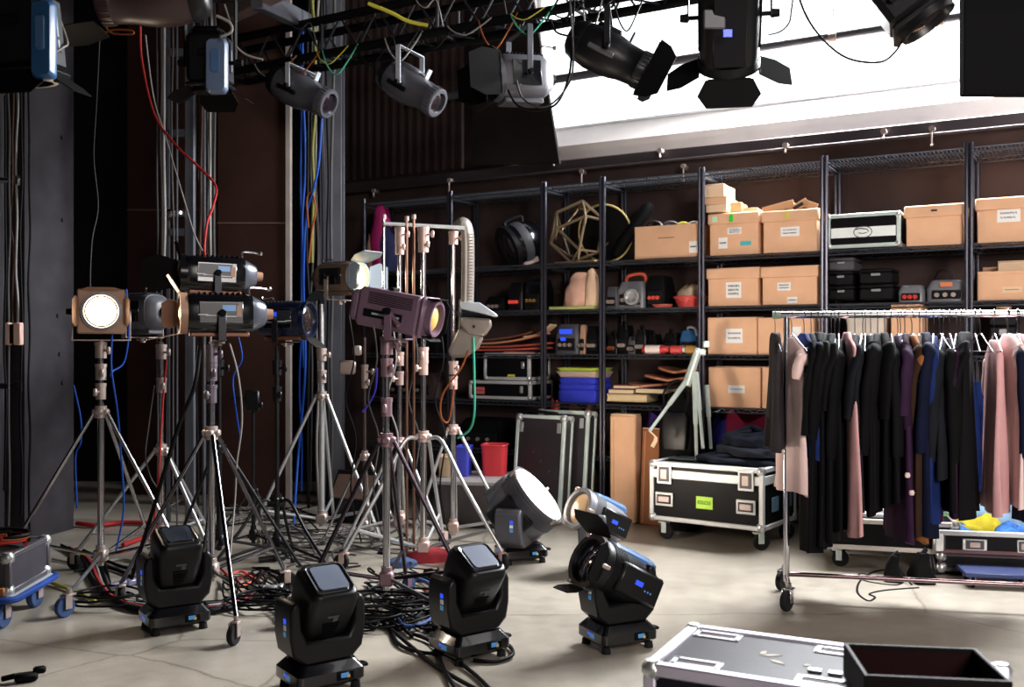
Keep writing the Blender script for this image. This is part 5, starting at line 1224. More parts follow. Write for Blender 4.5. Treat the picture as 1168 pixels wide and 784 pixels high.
for i, (x, y, ww, dd, hh, m, lb) in enumerate(((-.28, -.12, .30, .2, .12, mat('mid blue cloth', (70, 128, 196), .85, var=.35, scale=14), 'mid blue bundle at the near corner of the open case'), (-.17, -.02, .34, .2, .17, mat('bright yellow cloth', (222, 204, 60), .85, var=.3, scale=14), 'bright yellow bundle in the open case'), (-.02, .14, .5, .2, .21, mat('pale blue cloth', (150, 190, 220), .85, var=.3, scale=14), 'pale blue bundle at the back of the open case'), (.06, -.12, .28, .2, .14, mat('blue print cloth', (74, 130, 214), .85, var=.5, scale=22), 'blue patterned bundle in the middle of the open case'), (.26, -.03, .24, .2, .17, mat('pink cloth', (206, 96, 160), .85, var=.3, scale=14), 'pink bundle at the far end of the open case'), (.2, -.16, .26, .14, .11, mat('ochre print cloth', (206, 168, 100), .85, var=.4, scale=18), 'ochre patterned bundle at the front of the open case'), (-.3, .12, .24, .2, .16, mat('green print cloth', (150, 190, 150), .85, var=.4, scale=18), 'pale green bundle behind the yellow one'))):
    solo('clothes_bundle', heap(ww, dd, hh, 60 + i, 36, 10, .2), m, lb, 'clothes', 'bright clothes in the open case', M=OC.matrix_basis.copy() @ T(x, y, .018) if False else WM[OC.name] @ T(x, y, .018), smooth=75)
p = F(1066, 640)
o = thing('storage_bin', 'blue storage bin just behind the open case of bright clothes', 'bin', (p.x + .12, 6.62, 0), -12)
part('body', MB().loft([rrect(.12, .12, 0), rrect(.14, .14, .42), rrect(.13, .13, .42), rrect(.11, .11, .02)]), mat('bin blue', (36, 62, 130), .45), o)
part('rim', MB().tube(rrect(.142, .142, .42), .009, 6, closed=True), mat('bin rim', (60, 100, 170), .4), o)
o = thing('flat_dolly', 'dark blue flat dolly peeping out below the open case', 'dolly', M=T(F(1135, 676).x + .1, F(1135, 676).y + .18, 0) @ rot('Z', -12))
part('deck', MB().box((0, 0, .075), (.4, .25, .025), .005), mat('dolly blue', (30, 46, 96), .5), o)
for x in (-.15, .15):
    for y in (-.09, .09): caster(o, (x, y), 70, .03, RUB, CAST)
# black plug block and shoes on the floor under the rack
for i, (x, y, lb) in enumerate(((1019, 662, 'black plug block lying in the loop of cable under the clothes rack'), (1051, 664, 'black boot shaped foot block nearest the open case'), (1063, 652, 'grey black foot block behind the boot shaped one'))):
    q = F(x, y); s = (1, 1.15, 1.3)[i]
    o = thing('plug_block', lb, 'block', (q.x, q.y, 0), 20 * i - 20)
    part('body', MB().loft([rrect(.05 * s, .07 * s, 0), rrect(.055 * s, .075 * s, .03 * s), rrect(.035 * s, .04 * s, .09 * s, ox=-.005), rrect(.022 * s, .028 * s, .15 * s, ox=.01)]), BLK2 if i < 2 else DKM, o)
    part('socket', MB().cyl((0, 0, .14 * s), (.03, 0, .17 * s), .014, n=10), RUB, o)
cable('cable', 'thin black cable looped on the floor under the clothes rack', [F(1040, 668), F(1025, 652), F(1000, 652), F(982, 662), F(978, 676), F(990, 686), F(998, 682), F(992, 678), F(1010, 674), F(1048, 671)], .007, CABK)
cable('cable', 'second thin black cable curled beside the plug block under the clothes rack', [F(1008, 662), F(985, 655), F(978, 658), F(990, 664), F(1020, 668), F(1030, 665)], .006, CABK)

# ================================================================= CLOTHES RACK
RP = Vector((1.517, 5.5, 0)); RU = Vector((1.18, -.25, 0)).normalized(); RZ = math.degrees(atan2(RU.y, RU.x)); RH = 1.572
RL = 1.85
rk = thing('clothes_rack', 'chrome clothes rail on casters packed with dark garments', 'clothes rack', RP, RZ)
part('rail', MB().cyl((-.03, 0, RH), (RL, 0, RH), .019, n=16), CHR, rk)
part('lower_bar', MB().cyl((0, 0, .14), (RL, 0, .14), .013, n=12), mat('dark chrome bar', (110, 92, 94), .25, 1.0), rk)
for x in (0, RL - .03):
    part('upright', MB().cyl((x, 0, .1), (x, 0, RH), .0165, n=14), CHR, rk)
    part('foot_bar', MB().cyl((x, -.24, .125), (x, .24, .125), .015, n=12), CHR, rk)
    for y in (-.23, .23): caster(rk, (x, y), 60, .055, RUB, CHR)
part('end_cap', MB().cyl((-.075, 0, RH), (-.03, 0, RH), .021, n=14), mat('grey green tape', (120, 134, 118), .6), rk)
def RS(px):
    k = (px - CX) / f
    return (k * RP.y - RP.x) / (RU.x - k * RU.y)
WIRE = mat('steel wire', (118, 120, 126), .3, 1.0)
hang_mesh = None
def hanger(s, twist, label='thin wire hanger hooked over the chrome clothes rail'):
    M = T(RP + RU * s + Vector((0, 0, RH))) @ rot('Z', RZ + 90 + twist)
    global hang_mesh
    if hang_mesh is None:
        mb = MB().tube(spline([(.0, 0, -.105), (0, 0, -.05), (.022, 0, -.012), (.018, 0, .018), (0, 0, .0235), (-.02, 0, .012), (-.0235, 0, -.006)], 4), .0025, 5)
        mb.tube(spline([(-.2, 0, -.20), (-.1, 0, -.15), (0, 0, -.105), (.1, 0, -.15), (.2, 0, -.20)], 4), .004, 5).tube([(-.2, 0, -.20), (.2, 0, -.20)], .003, 5)
        hang_mesh = mesh_of(mb, 'hanger', WIRE)
    o = bpy.data.objects.new('clothes_hanger', hang_mesh); COL.objects.link(o); o.location = M.to_translation(); o.rotation_euler = M.to_euler()
    tag(o, label, 'hanger', 'hangers on the chrome rail')
    return M
def garment(label, px, ybot, m, thick=.03, width=.22, twist=0, sleeve=None, top=-.135, seed=0, flare=1.15, name='garment', cat='garment', group='clothes on the chrome rail', cuffs=None, hem=0.0, hook=True):
    s = RS(px); rnd = random.Random(seed + int(px * 7)); thick *= .85; top += rnd.uniform(-.035, .012); twist += rnd.uniform(-6, 6)
    M = hanger(s, twist) if hook else T(RP + RU * s + Vector((0, 0, RH))) @ rot('Z', RZ + 90 + twist)
    d = (RP + RU * s).y; zb = H - (ybot - CY) * d / f - RH
    o = thing(name, label, cat, M=M, group=group)
    n = 40; rings = []; ph = [rnd.uniform(0, 6.28) for _ in range(6)]
    prof = [(top + .028, .045, .6), (top + .02, .06, .8), (top - .005, .10, .9), (top - .035, width * .80, 1), (top - .06, width * .96, 1.0), (top - .12, width, 1.0)]
    N = 12
    for j in range(1, N + 1):
        v = j / N; prof.append((top - .12 + (zb - top + .12) * v, width * (.94 + (flare - .94) * v), 1 + .35 * v))
    for j, (z, wd, tf) in enumerate(prof):
        v = max(0, min(1, (z - top) / (zb - top))); ring = []
        for i in range(n):
            a = 2 * pi * i / n; c, q = cos(a), sin(a)
            fold = .2 + .9 * v
            x = wd * c * (1 + .03 * sin(3 * a + ph[0] + 2 * v))
            y = thick * tf * (abs(q) ** .7) * (1 if q >= 0 else -1)
            y += thick * fold * .55 * sin(x / max(width, .1) * 7 + ph[1] + 1.5 * v) + thick * fold * .3 * sin(x / max(width, .1) * 13 + ph[2])
            zz = z + (hem * sin(2 * a + ph[3]) if j == len(prof) - 1 else 0)
            ring.append((x, y, zz))
        rings.append(ring)
    part('body', MB().loft(rings), m, o, smooth=80)
    if sleeve:
        for sd in (-1, 1):
            e = sleeve * rnd.uniform(.62, 1.08); rs = rnd.uniform(.72, .95); bx = rnd.uniform(-.4, 1.3)
            p = [(sd * width * .78, 0, top - .045), (sd * width * .98, 0, top - .10), (sd * width * 1.02, thick * bx, top - e * .5), (sd * width * .92, thick * bx * 1.5, top - e)]
            P = spline(p, 5); k = len(P)
            sl = part('sleeve', MB().tube(P, [rs * (.034 + .018 * sin(pi * min(1, .25 + q / k * .6)) + .004 * sin(q * 1.3 + ph[4])) for q in range(k)], 12, flat=.6), m, o, smooth=80)
            if cuffs: part('cuff', MB().tube([Vector(p[-1]) + Vector((0, 0, .03)), Vector(p[-1]) + Vector((0, 0, -.012))], .053, 12, flat=.62), cuffs, sl)
    return o
def cl(nm, c, v=.25, **k): return mat('cloth ' + nm, c, .8, var=v, scale=5, bump=.25, bscale=14, **k)
CBK, CBK2, CCH, CNV, CBL = cl('black', (5, 5, 7)), cl('soft black', (9, 8, 11)), cl('charcoal', (20, 22, 28)), cl('navy', (10, 15, 38)), cl('blue', (22, 38, 88))
CPK, CPW, CPU, CBR, COR, CPL = cl('dusty pink', (196, 150, 150), .1), cl('pale pink', (222, 194, 190), .08), cl('purple', (46, 26, 50)), cl('dark brown', (48, 32, 22)), cl('suede', (136, 84, 44)), cl('plum', (34, 16, 34))
G = [
 ('dark grey bag like top hung outermost at the taped end of the rail', 884, 512, cl('grey bag', (44, 40, 42)), .03, .11, 8, None),
 ('pale pink blouse with wide short sleeves, second from the taped end', 903, 560, CPW, .028, .17, 16, .30),
 ('navy and blue jacket with a blue shoulder, beside the pale pink blouse', 917, 520, CBL, .03, .21, 8, .6),
 ('long black dress reaching lowest, beside the blue shouldered jacket', 925, 624, CBK, .035, .21, 2, .6),
 ('black coat second of the long black run', 933, 618, CBK2, .03, .21, 0, .5),
 ('black coat third of the long black run', 939, 616, CBK, .03, .22, -10, .62),
 ('black coat fourth of the long black run, with a silvery hanger edge', 948, 612, CBK2, .03, .21, -8, .6),
 ('black jacket just before the dusty pink tunic', 957, 600, CBK, .03, .21, -8, .6),
 ('dusty pink tunic with one long visible edge, between black coats', 966, 603, CPK, .022, .24, 2, None),
 ('charcoal jacket just after the dusty pink tunic', 975, 560, CCH, .03, .22, -6, .6),
 ('charcoal coat with a broad shoulder, second after the dusty pink tunic', 984, 575, CCH, .03, .22, -8, .62),
 ('black coat third after the dusty pink tunic', 993, 580, CBK, .032, .22, -6, .6),
 ('black coat fourth after the dusty pink tunic', 1001, 574, CBK2, .03, .22, -8, .6),
 ('black coat fifth after the dusty pink tunic', 1009, 570, CBK, .03, .22, -6, .6),
 ('black coat before the purple coat', 1016, 568, CBK2, .03, .22, -6, .55),
 ('long purple coat beside the suede jacket', 1024, 612, CPU, .028, .23, 4, .62),
 ('long plum dress with white flower spots, beside the suede jacket', 1032, 604, CPL, .028, .21, -10, .5),
 ('tan suede jacket with a drooping shoulder', 1040, 612, COR, .026, .2, 12, .34),
 ('dark brown coat after the tan suede jacket', 1049, 606, CBR, .03, .21, -8, .6),
 ('navy coat after the dark brown coat', 1056, 606, CNV, .032, .22, -8, .62),
 ('bright navy jacket with a blue lit shoulder', 1065, 590, CBL, .03, .21, -12, .6),
 ('charcoal cardigan ending higher than its neighbours', 1076, 540, CCH, .035, .22, -14, .6),
 ('plum coat hanging behind the charcoal cardigan', 1083, 582, CPL, .03, .21, -6, .5),
 ('long black coat beside the gap in the rail', 1091, 578, CBK, .036, .22, -12, .64),
 ('wide black coat last before the gap in the rail', 1100, 584, CBK2, .04, .22, -12, .6),
 ('dusty pink long dress, first after the gap in the rail', 1134, 582, CPK, .035, .15, 0, None),
 ('pale pink shirt with an open collar, second after the gap in the rail', 1150, 572, CPW, .035, .19, 10, .45),
 ('dusty rose blouse, third after the gap in the rail', 1161, 574, CPK, .03, .2, 6, .5),
 ('navy coat at the far end of the rail', 1171, 590, CNV, .035, .22, -16, .6),
]
for i, (lb, px, yb, m, th, wd, tw, sl) in enumerate(G):
    o = garment(lb, px, yb, m, th, wd, tw, sl, seed=i, flare=1.3 if m in (CPK, CPW) else 1.12, hem=.012)
    if 'flower' in lb:
        for (yy, z) in ((.0, -.84), (-.02, -.93), (.01, -.46)):
            part('flower_spot', MB(T(-.225 - abs(yy) * .2, yy, z) @ rot('Y', 90)).lathe([(0, 0), (0, .0)], 8) if False else MB(T(-.236, yy, z)).ball((0, 0, 0), (.012, .015, .018), 8), CPW, o)
for px, tw in ((952, -5), (987, -8), (1027, 4), (1072, 6), (1112, -6), (1118, 4), (1149, 5), (1160, -4), (1096, 0)): hanger(RS(px), tw)
o = solo('hanging_scarf', MB().loft([[( -.05 + .1 * k / 5, .02 * sin(k * 2.2 + j * .5), -.02 - .1 * j) for k in range(6)] + [(.05 - .1 * k / 5, .012 + .02 * sin((5 - k) * 2.2 + j * .5), -.02 - .1 * j) for k in range(6)] for j in range(8)]), CBL, 'bright blue scarf hanging from a shelf post behind the gap in the rail', 'scarf', M=T(V(1116, 432, 6.35)) @ rot('Z', -20), smooth=80)

# ================================================================= CABLES
rnd = random.Random(23)
def wob(px, y0, y1, d, amp, n=8, seed=0, slack=0):
    r = random.Random(seed); out = []
    for k in range(n + 1):
        s = k / n; p = V(px + r.uniform(-amp, amp) + slack * sin(pi * s), y0 + (y1 - y0) * s, d + r.uniform(-.02, .02))
        if p.z < .012: p.z = .012
        out.append(p)
    return out
ytop = -90
i = 0
for px, y1, d, m, lb in ((179, 560, 7.65, CABG, 'grey cable outermost in the bundle on the ladder frame'), (184, 480, 7.62, CABG, 'grey cable second in the bundle on the ladder frame'), (187, 300, 7.66, CABW, 'pale cable third in the bundle on the ladder frame'), (197, 560, 7.7, CABG, 'grey cable close against the thin ladder upright'), (225, 600, 7.6, CABK, 'black cable crossing the wide ladder upright'), (229, 330, 7.58, MATS['brown cable'] if 'brown cable' in MATS else mat('brown cable', (64, 42, 30), .5), 'orange brown cable beside the wide ladder upright'), (237, 320, 7.6, CABG, 'grey cable beside the conduit at the ladder frame'), (241, 560, 7.63, CABW, 'pale cable beside the conduit at the ladder frame'), (245, 310, 7.6, CABG, 'grey cable nearest the brown flat at the ladder frame')):
    cable('hanging_cable', lb, wob(px, ytop, y1, d, 1.3, 9, i), .0075 + .002 * (i % 3), m, 'cables hanging on the ladder frame'); i += 1
for px, y1, d, m, lb in ((342, 560, 8.4, CABB, 'blue cable outermost beside the brown flat'), (346, 420, 8.35, CABB, 'second blue cable beside the brown flat'), (351, 580, 8.3, CABK, 'black cable between the blue ones and the pale one'), (356, 560, 8.45, CABG, 'grey cable just before the pale one at the steel column'), (362, 585, 8.4, CABW, 'pale thick cable running down the steel column'), (358, 300, 8.25, mat('dull yellow cable', (112, 110, 52), .5), 'yellow green cable at the top of the steel column'), (368, 575, 8.4, CABG, 'grey cable on the face of the steel column'), (373, 580, 8.35, CABK, 'black cable on the face of the steel column'), (379, 560, 8.4, CABG, 'second grey cable on the face of the steel column'), (366, 590, 8.2, CABK, 'black slack cable lying over the steel column cables')):
    cable('hanging_cable', lb, wob(px, 30 if m is CABB else ytop, y1, d, 2.2, 9, i + 50), .009 + .003 * (i % 3), m, 'cables hanging on the far steel column'); i += 1
cable('hanging_cable', 'bright blue cable swinging across the steel column cables', [V(368, 110, 8.1), V(364, 180, 8.1), V(358, 215, 8.1), V(349, 250, 8.12), V(346, 320, 8.2), V(348, 420, 8.2), V(340, 520, 8.2), V(335, 600, 7.8)], .012, CABB)
cable('hanging_cable', 'looped amber cable at the steel column above the lit brown lamp', [V(352, 260, 8.1), V(350, 228, 8.1), V(356, 220, 8.1), V(360, 240, 8.1), V(356, 262, 8.1), V(352, 300, 8.1)], .008, CABO)
for px, y1, d, m, lb in ((6, 560, 6.75, CABK, 'black cable deepest in the gap beside the grey column'), (14, 380, 6.7, mat('brown cable', (64, 42, 30), .5), 'brown cable in the gap beside the grey column'), (19, 372, 6.72, CABW, 'pale cable in the gap beside the grey column'), (24, 590, 6.7, CABK, 'black cable touching the edge of the grey column'), (10, 600, 6.65, CABG, 'grey cable in the gap beside the grey column'), (33, 610, 6.9, CABK, 'black cable hanging over the face of the grey column')):
    cable('hanging_cable', lb, wob(px, 96, y1, d, 1.6, 9, i + 90), .008, m, 'cables hanging beside the grey column'); i += 1
o = thing('junction_box', 'pinkish white junction box hung on the cables beside the grey column', 'junction box', V(15, 381, 6.62))
part('body', MB().box((-.03, 0, 0), (.03, .05, .15), .006).box((.035, 0, 0), (.05, .05, .15), .006), mat('pinkish plastic', (206, 170, 156), .5), o)
part('gap_strip', MB().box((0, -.005, 0), (.02, .04, .13)), BLK2, o)
for y_, lb in ((205, 'short steel bracket arm by the grey column, the upper one'), (440, 'short steel bracket arm by the grey column, the lower one')):
    a, b = V(-12, y_, 6.72), V(20, y_ + 1, 6.72)
    solo('bracket_arm', MB().cyl(a, b, .02, n=10).box(b, (.05, .05, .07), .008), CHR if y_ < 300 else DKM, lb, 'bracket', loc=a)
cable('hanging_cable', 'thin white cord hanging before the black wall above the lit square lamp', [V(114, 40, 6.6), V(110, 120, 6.6), V(107, 180, 6.6), V(112, 235, 6.6), V(105, 275, 6.5), V(103, 330, 6.3), V(108, 340, 5.9)], .004, CABG)
cable('hanging_cable', 'bright red cable sweeping down to the upper stacked lamp', [V(160, 30, 6.6), V(162, 70, 6.6), V(176, 130, 6.5), V(200, 165, 6.4), V(226, 190, 6.3), V(246, 212, 6.2), V(243, 235, 6.1), V(236, 255, 6.0), V(233, 285, 5.95), V(236, 296, 5.9)], .008, CABR)
cable('hanging_cable', 'thin pale cord running down to the upper stacked lamp', [V(166, 40, 6.7), V(175, 110, 6.7), V(190, 160, 6.6), V(212, 235, 6.3), V(222, 268, 6.1), V(234, 292, 5.92)], .005, CABW)
cable('hanging_cable', 'blue cable hanging from the lit square lamp down its stand', [V(128, 380, 5.85), V(127, 420, 5.83), V(134, 470, 5.83), V(138, 520, 5.85), V(141, 580, 5.9), V(132, 630, 5.9)], .006, CABB)
cable('hanging_cable', 'second blue cable swinging behind the lit square lamp', [V(144, 330, 6.0), V(147, 372, 6.0), V(142, 412, 5.98), V(128, 424, 5.9), V(127, 430, 5.85)], .006, CABB)
cable('hanging_cable', 'blue cable hanging by the edge of the grey column', [V(84, 440, 7.0), V(92, 478, 6.95), V(92, 505, 6.95), V(86, 522, 6.95), V(88, 580, 6.9)], .007, CABB)
cable('hanging_cable', 'red cable hanging down the stand of the lamp turned away', [V(190, 410, 6.3), V(186, 455, 6.3), V(183, 505, 6.28), V(180, 560, 6.28), V(172, 618, 6.3)], .007, CABR)
cable('hanging_cable', 'thin cable looping beside the chrome stand with pale collars', [V(176, 440, 6.3), V(169, 490, 6.3), V(166, 520, 6.3), V(172, 545, 6.3), V(182, 560, 6.3)], .005, CABG)
cable('hanging_cable', 'black cable slung from the lower stacked lamp to the floor', [V(228, 395, 5.15), V(222, 440, 5.1), V(206, 480, 5.1), V(190, 530, 5.1), V(172, 590, 5.15), V(150, 660, 5.3)], .012, CABK)
cable('hanging_cable', 'pale cable looping at the thin black stand', [V(262, 392, 5.3), V(272, 430, 5.4), V(276, 480, 5.5), V(270, 530, 5.6), V(268, 570, 5.7), V(262, 640, 5.6)], .005, CABW)
cable('hanging_cable', 'blue cord behind the front stand lamp', [V(272, 385, 5.6), V(276, 410, 5.6), V(266, 430, 5.6), V(268, 460, 5.6), V(274, 500, 5.7)], .005, CABB)
cable('hanging_cable', 'green cable hanging down the scoop lamp stand', [V(540, 385, 7.0), V(541, 430, 7.0), V(541, 470, 7.0), V(536, 490, 7.05), V(522, 500, 7.1)], .008, CABN)
cable('hanging_cable', 'yellow cable looped at the scoop lamp stand', [V(534, 400, 7.0), V(526, 420, 7.0), V(505, 450, 7.0), V(503, 475, 7.0), V(512, 480, 7.05), V(518, 440, 7.05)], .007, CABO)
for k, (x0, m, lb) in enumerate(((424, CABG, 'grey cord hanging from the thin grey pole stand'), (446, CABW, 'pale cord hanging between the aubergine lamp stand and its neighbour'), (470, CABG, 'grey cord crossing behind the aubergine lamp stand'), (500, CABK, 'black cord hanging beside the curved leg stand'), (398, CABK, 'black slack cord between the lit brown lamp and the thin pole'))):
    cable('hanging_cable', lb, [V(x0, 360, 6.75), V(x0 + 6, 410, 6.7), V(x0 - 4, 455, 6.7), V(x0 + 8, 500, 6.7), V(x0 + 2, 560, 6.65), F(x0 + 14, 618, .01)], .006, m, 'cords hanging among the silver stands')
cable('hanging_cable', 'purple blue cord at the thin grey pole clamp', [V(413, 470, 7.0), V(420, 462, 7.0), V(428, 445, 7.0), V(430, 420, 7.0)], .008, mat('violet cable', (70, 60, 180), .5))

# overhead cables on the truss
cols = [CABK, CABW, CABG, CABK, CABY, CABW, CABK, CABO, CABG, CABN, CABW, CABK]
nm = {CABK: 'black', CABW: 'white', CABG: 'grey', CABY: 'yellow', CABO: 'amber', CABN: 'green'}
near = ['first bay beside the far column', 'bay over the first grey profile lamp', 'bay just past the first grey profile lamp', 'bay before the second grey profile lamp', 'bay over the second grey profile lamp', 'bay just past the second grey profile lamp', 'bay over the ribbed wall', 'bay before the drooping barn door lamp', 'bay over the drooping barn door lamp', 'bay past the drooping barn door lamp', 'bay over the black profile lamp', 'last bay in view']
xs = [300 + 36 * k for k in range(12)]
for k, x in enumerate(xs):
    for j in range(2):
        ta, tb = ST(x + rnd.uniform(-8, 8), TY), ST(x + rnd.uniform(26, 52), TY)
        sag = rnd.uniform(.06, .28) * (1 if j else .6); yo = TY - .03
        za = TZ + (.27 if j == 0 and k % 2 else .02); m = cols[(k * 2 + j * 5) % 12]
        pts = [SP(ta, yo, za), SP(ta + (tb - ta) * .2, yo - .03, za - sag * .6), SP((ta + tb) / 2, yo - .04, za - sag), SP(ta + (tb - ta) * .8, yo - .02, za - sag * .5), SP(tb, yo, TZ + .02)]
        cable('truss_cable', '%s cable %s the truss, %s' % (nm[m], 'drooping below' if j else 'strung along', near[k]), pts, .0045 + .0012 * j, m, 'cables on the truss')
cable('truss_cable', 'bright yellow green cable lying along the truss top', [V(420, 4, 7.3), V(445, 14, 7.3), V(465, 24, 7.3), V(488, 29, 7.3)], .014, CABY)
cable('truss_cable', 'long black cable looping under the black profile lamp', [V(655, -5, 6.5), V(652, 60, 6.5), V(648, 90, 6.5), V(635, 118, 6.5), V(612, 126, 6.6), V(590, 120, 6.7), V(578, 100, 6.8)], .008, CABK)
cable('truss_cable', 'second black cable looping under the black profile lamp', [V(650, 0, 6.45), V(654, 70, 6.45), V(646, 100, 6.45), V(622, 122, 6.5), V(596, 112, 6.7), V(588, 84, 6.8)], .007, CABG)
cable('truss_cable', 'thin black cable curling down at the rear of the black profile lamp', [V(628, 22, 6.5), V(634, 36, 6.5), V(648, 41, 6.5), V(660, 42, 6.5)], .007, CABK)
cable('truss_cable', 'thin dark cable swooping in front of the bright window', [V(905, -30, 4.2), V(916, 10, 4.15), V(936, 42, 4.1), V(966, 66, 4.1), V(1003, 71, 4.05), V(1022, 58, 4.0), V(1034, 37, 4.0)], .005, CABK)
cable('truss_cable', 'dark cord beside the barn doors of the large black lamp', [V(908, -30, 4.2), V(903, 10, 4.2), V(900, 26, 4.2), V(890, 36, 4.2), V(876, 40, 4.2)], .004, CABK)
cable('truss_cable', 'pale cord at the rear of the blue covered lamp', [V(60, -10, 3.9), V(68, 20, 3.9), V(77, 48, 3.9), V(72, 54, 3.85), V(60, 61, 3.8)], .004, CABW)
cable('truss_cable', 'orange looped cord under the roof over the black wall', [V(118, 38, 6.4), V(130, 34, 6.4), V(150, 35, 6.4), V(150, 39, 6.4), V(128, 38, 6.4), V(120, 30, 6.4)], .007, CABO)
cable('truss_cable', 'pinkish cord dangling beside the grey blue covered lamp', [V(256, 5, 5), V(264, 30, 5), V(266, 48, 5), V(280, 62, 5), V(300, 68, 5)], .005, CABW)
cable('truss_cable', 'white cord curled on top of the grey blue covered lamp', [V(247, 18, 4.8), V(262, 26, 4.8), V(264, 36, 4.8), V(252, 42, 4.8)], .007, CABW)

# floor cables
def fcable(lb, pix, r, m, g, z=0, name='floor_cable', lift=.0):
    pts = []
    for k, (x, y) in enumerate(pix):
        p = F(x, y); p.z = r + z + lift * rnd.random(); pts.append(p)
    return cable(name, lb, pts, r, m, g)
# bundle sweeping from the column foot to the first moving head
bc = [CABK, CABG, CABK, CABR, CABK, CABW, CABK, CABK, CABG, CABK]
for k in range(10):
    o_ = k * 2.6
    pix = [(70 + o_ * 1.6, 626 + o_ * .4), (92 + o_ * 1.2, 640 + o_ * .5), (104 + o_, 662 + o_ * .6), (122 + o_ * .8, 684 + o_ * .3), (150 + o_, 698 + o_ * -.2), (182 + o_, 702 - o_ * .4), (230 + o_ * 2, 704 - o_ * .7), (280 + o_, 694 - o_ * 1.2)]
    fcable('%s cable in the bundle sweeping round the blue caster, %s' % ({CABK: 'black', CABG: 'grey', CABR: 'red', CABW: 'white'}[bc[k]], ('outermost', 'second from the outside', 'third from the outside', 'fourth from the outside', 'fifth from the outside', 'fifth from the inside', 'fourth from the inside', 'third from the inside', 'second from the inside', 'innermost')[k]), pix, .011, bc[k], 'bundle of cables on the floor', z=.0, lift=.016)
for k, (pix, m, r, lb) in enumerate((([(88, 601), (110, 603), (135, 600), (158, 600), (190, 602)], CABR, .02, 'thick red cable at the foot of the grey column'), ([(140, 626), (160, 618), (172, 612), (185, 600)], CABR, .016, 'red cable beside the chrome hub of the square lamp stand'), ([(40, 662), (70, 672), (95, 682), (110, 690)], CABY, .010, 'yellow cable by the blue caster'), ([(60, 640), (100, 646), (140, 640), (165, 648)], CABW, .009, 'white cable crossing under the square lamp stand'), ([(85, 655), (120, 650), (150, 660), (165, 670)], CABK, .010, 'black cable crossing under the square lamp stand'), ([(95, 630), (140, 650), (170, 652), (210, 640)], CABK, .011, 'thicker black cable crossing under the square lamp stand'), ([(258, 660), (275, 655), (290, 662), (300, 655), (285, 668), (262, 672)], mat('coral cable', (206, 96, 80), .5), .008, 'coral cable tangle behind the first moving head'), ([(250, 650), (268, 664), (284, 656), (298, 668)], CABR, .008, 'short red cable behind the first moving head'))):
    fcable(lb, pix, r, m, 'single cables at the dark corner', lift=.01)
# tangled black cables between the stands
def tangle(x0, x1, y0, y1, n, lab, g, mats, rr=(.0045, .007), turns=7):
    for k in range(n):
        x, y = rnd.uniform(x0, x1), rnd.uniform(y0, y1); a = rnd.uniform(0, 6.28); pix = []
        w, h = (x1 - x0), (y1 - y0)
        for q in range(turns):
            pix.append((min(max(x, x0), x1), min(max(y, y0), y1)))
            a += rnd.uniform(-1.2, 1.2); x += w * .28 * cos(a); y += h * .28 * sin(a)
            if not x0 < x < x1 or not y0 < y < y1: a += pi * .8
        m = mats[k % len(mats)]
        fcable(lab, pix, rnd.uniform(*rr), m, g, z=.004, lift=.03)
tangle(255, 330, 655, 712, 16, 'thin black cable in the tangle between the first two moving heads', 'black tangle between the first two moving heads', [CABK])
tangle(405, 500, 655, 722, 20, 'black cable in the tangle beside the nearest silver stand', 'black tangle beside the nearest silver stand', [CABK])
tangle(300, 470, 592, 650, 16, 'grey cable lying among the feet of the silver stands', 'grey cables among the stand feet', [CABG])
tangle(250, 420, 566, 612, 14, 'dark cable lying at the back behind the silver stands', 'dark cables at the back', [CABK])
tangle(180, 330, 560, 600, 10, 'pale cable lying at the foot of the brown flat', 'pale cables at the brown flat', [CABW])
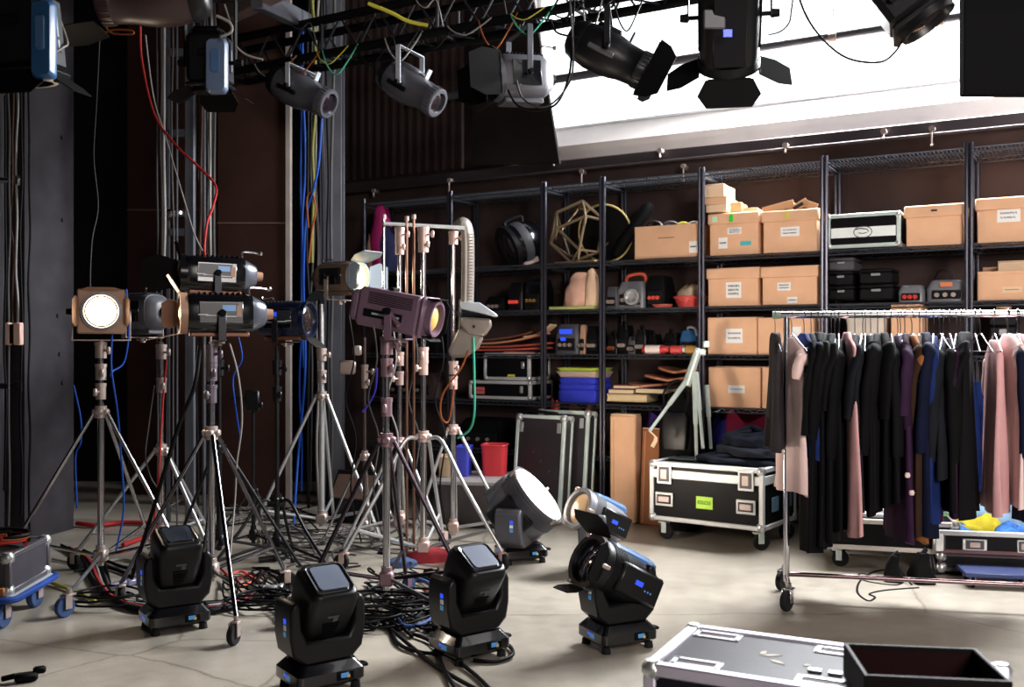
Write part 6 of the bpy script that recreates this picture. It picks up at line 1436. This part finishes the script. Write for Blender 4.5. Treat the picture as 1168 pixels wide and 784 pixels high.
# coils
for k, (x, y, R_, n) in enumerate(((440, 702, .25, 4), (472, 694, .19, 3), (424, 714, .16, 3), (300, 694, .17, 3), (120, 690, .18, 3))):
    c = F(x, y); mb_pts = []
    for q in range(n * 12):
        a = q * pi / 6; rad = R_ * (1 + .16 * sin(q * .77) + .08 * sin(q * 1.9))
        mb_pts.append(c + Vector((rad * cos(a), rad * .8 * sin(a), .010 + .0032 * q * .6)))
    cable('cable_coil', ('large loose coil of black cable beside the nearest silver stand', 'second coil of black cable behind the tilted moving head', 'small coil of black cable touching the nearest moving head', 'coil of black cable behind the front stand caster', 'coil of dark cable beside the blue caster')[k], mb_pts, .0065, CABK, 'coils of black cable on the floor', cat='coil', seg=2)
for k, (pix, lb) in enumerate((([(430, 708), (455, 730), (490, 758), (515, 775), (545, 792)], 'long black cable running out to the camera between the moving heads'), ([(445, 704), (452, 735), (480, 748), (510, 752), (540, 772), (560, 792)], 'second long black cable running out to the camera'), ([(468, 726), (495, 738), (505, 765), (520, 792)], 'short black cable running out beside the tilted moving head'), ([(570, 735), (582, 742), (584, 752), (565, 758), (540, 757)], 'black power cable curling round the tilted moving head'), ([(400, 690), (430, 676), (470, 680), (480, 700), (455, 712), (470, 730)], 'wide loop of black cable beside the nearest silver stand'), ([(418, 668), (450, 690), (500, 684), (505, 668), (478, 662)], 'high loop of black cable under the hub of the nearest silver stand'))):
    fcable(lb, pix, .0095, CABK, 'long black cables on the open floor', lift=.008, z=.002)
fcable('blue cable looping out from the nearest silver stand', [(470, 664), (492, 674), (498, 700), (488, 716), (462, 722), (452, 708)], .011, mat('slate blue cable', (70, 90, 140), .5), 'single cables near the stands', z=.02)
fcable('red cable looping below the nearest silver stand', [(458, 668), (470, 684), (488, 682), (484, 672)], .007, CABR, 'single cables near the stands')
o = solo('red_cloth', heap(.30, .16, .08, 77, 30, 8), mat('dull red cloth', (150, 52, 58), .85), 'dull red cloth dropped behind the tilted moving head', 'cloth', M=T(F(490, 640)) @ rot('Z', 10), smooth=70)
o = solo('blue_cloth', heap(.2, .14, .05, 78, 30, 8), mat('slate cloth', (66, 84, 120), .85), 'slate blue cloth beside the dull red cloth', 'cloth', M=T(F(458, 646)), smooth=70)
for k, (x, y, m, lb) in enumerate(((310, 676, ALU, 'pale metal clamp lying by the front stand caster'), (330, 716, RUBB, 'blue wheel rim lying against the nearest moving head'), (318, 640, DKM, 'dark clamp lying among the black stand feet'), (150, 668, mat('lilac tube', (150, 146, 180), .4, .5), 'lilac tube joint lying before the first moving head'))):
    q = F(x, y)
    if k == 1: solo('spare_castor', MB(T(0, 0, .055) @ rot('Z', 70)).lathe([(-.015, 0), (-.015, .05), (-.008, .055), (.008, .055), (.015, .05), (.015, 0)], 20), m, lb, 'wheel', M=T(q))
    else: solo('loose_clamp', MB().box((0, 0, .02), (.09, .05, .04), .01).cyl((-.04, 0, .025), (-.13, .02, .02), .018, n=10).box((.05, .01, .03), (.03, .07, .03), .006), m, lb, 'clamp', M=T(q) @ rot('Z', 20 * k))
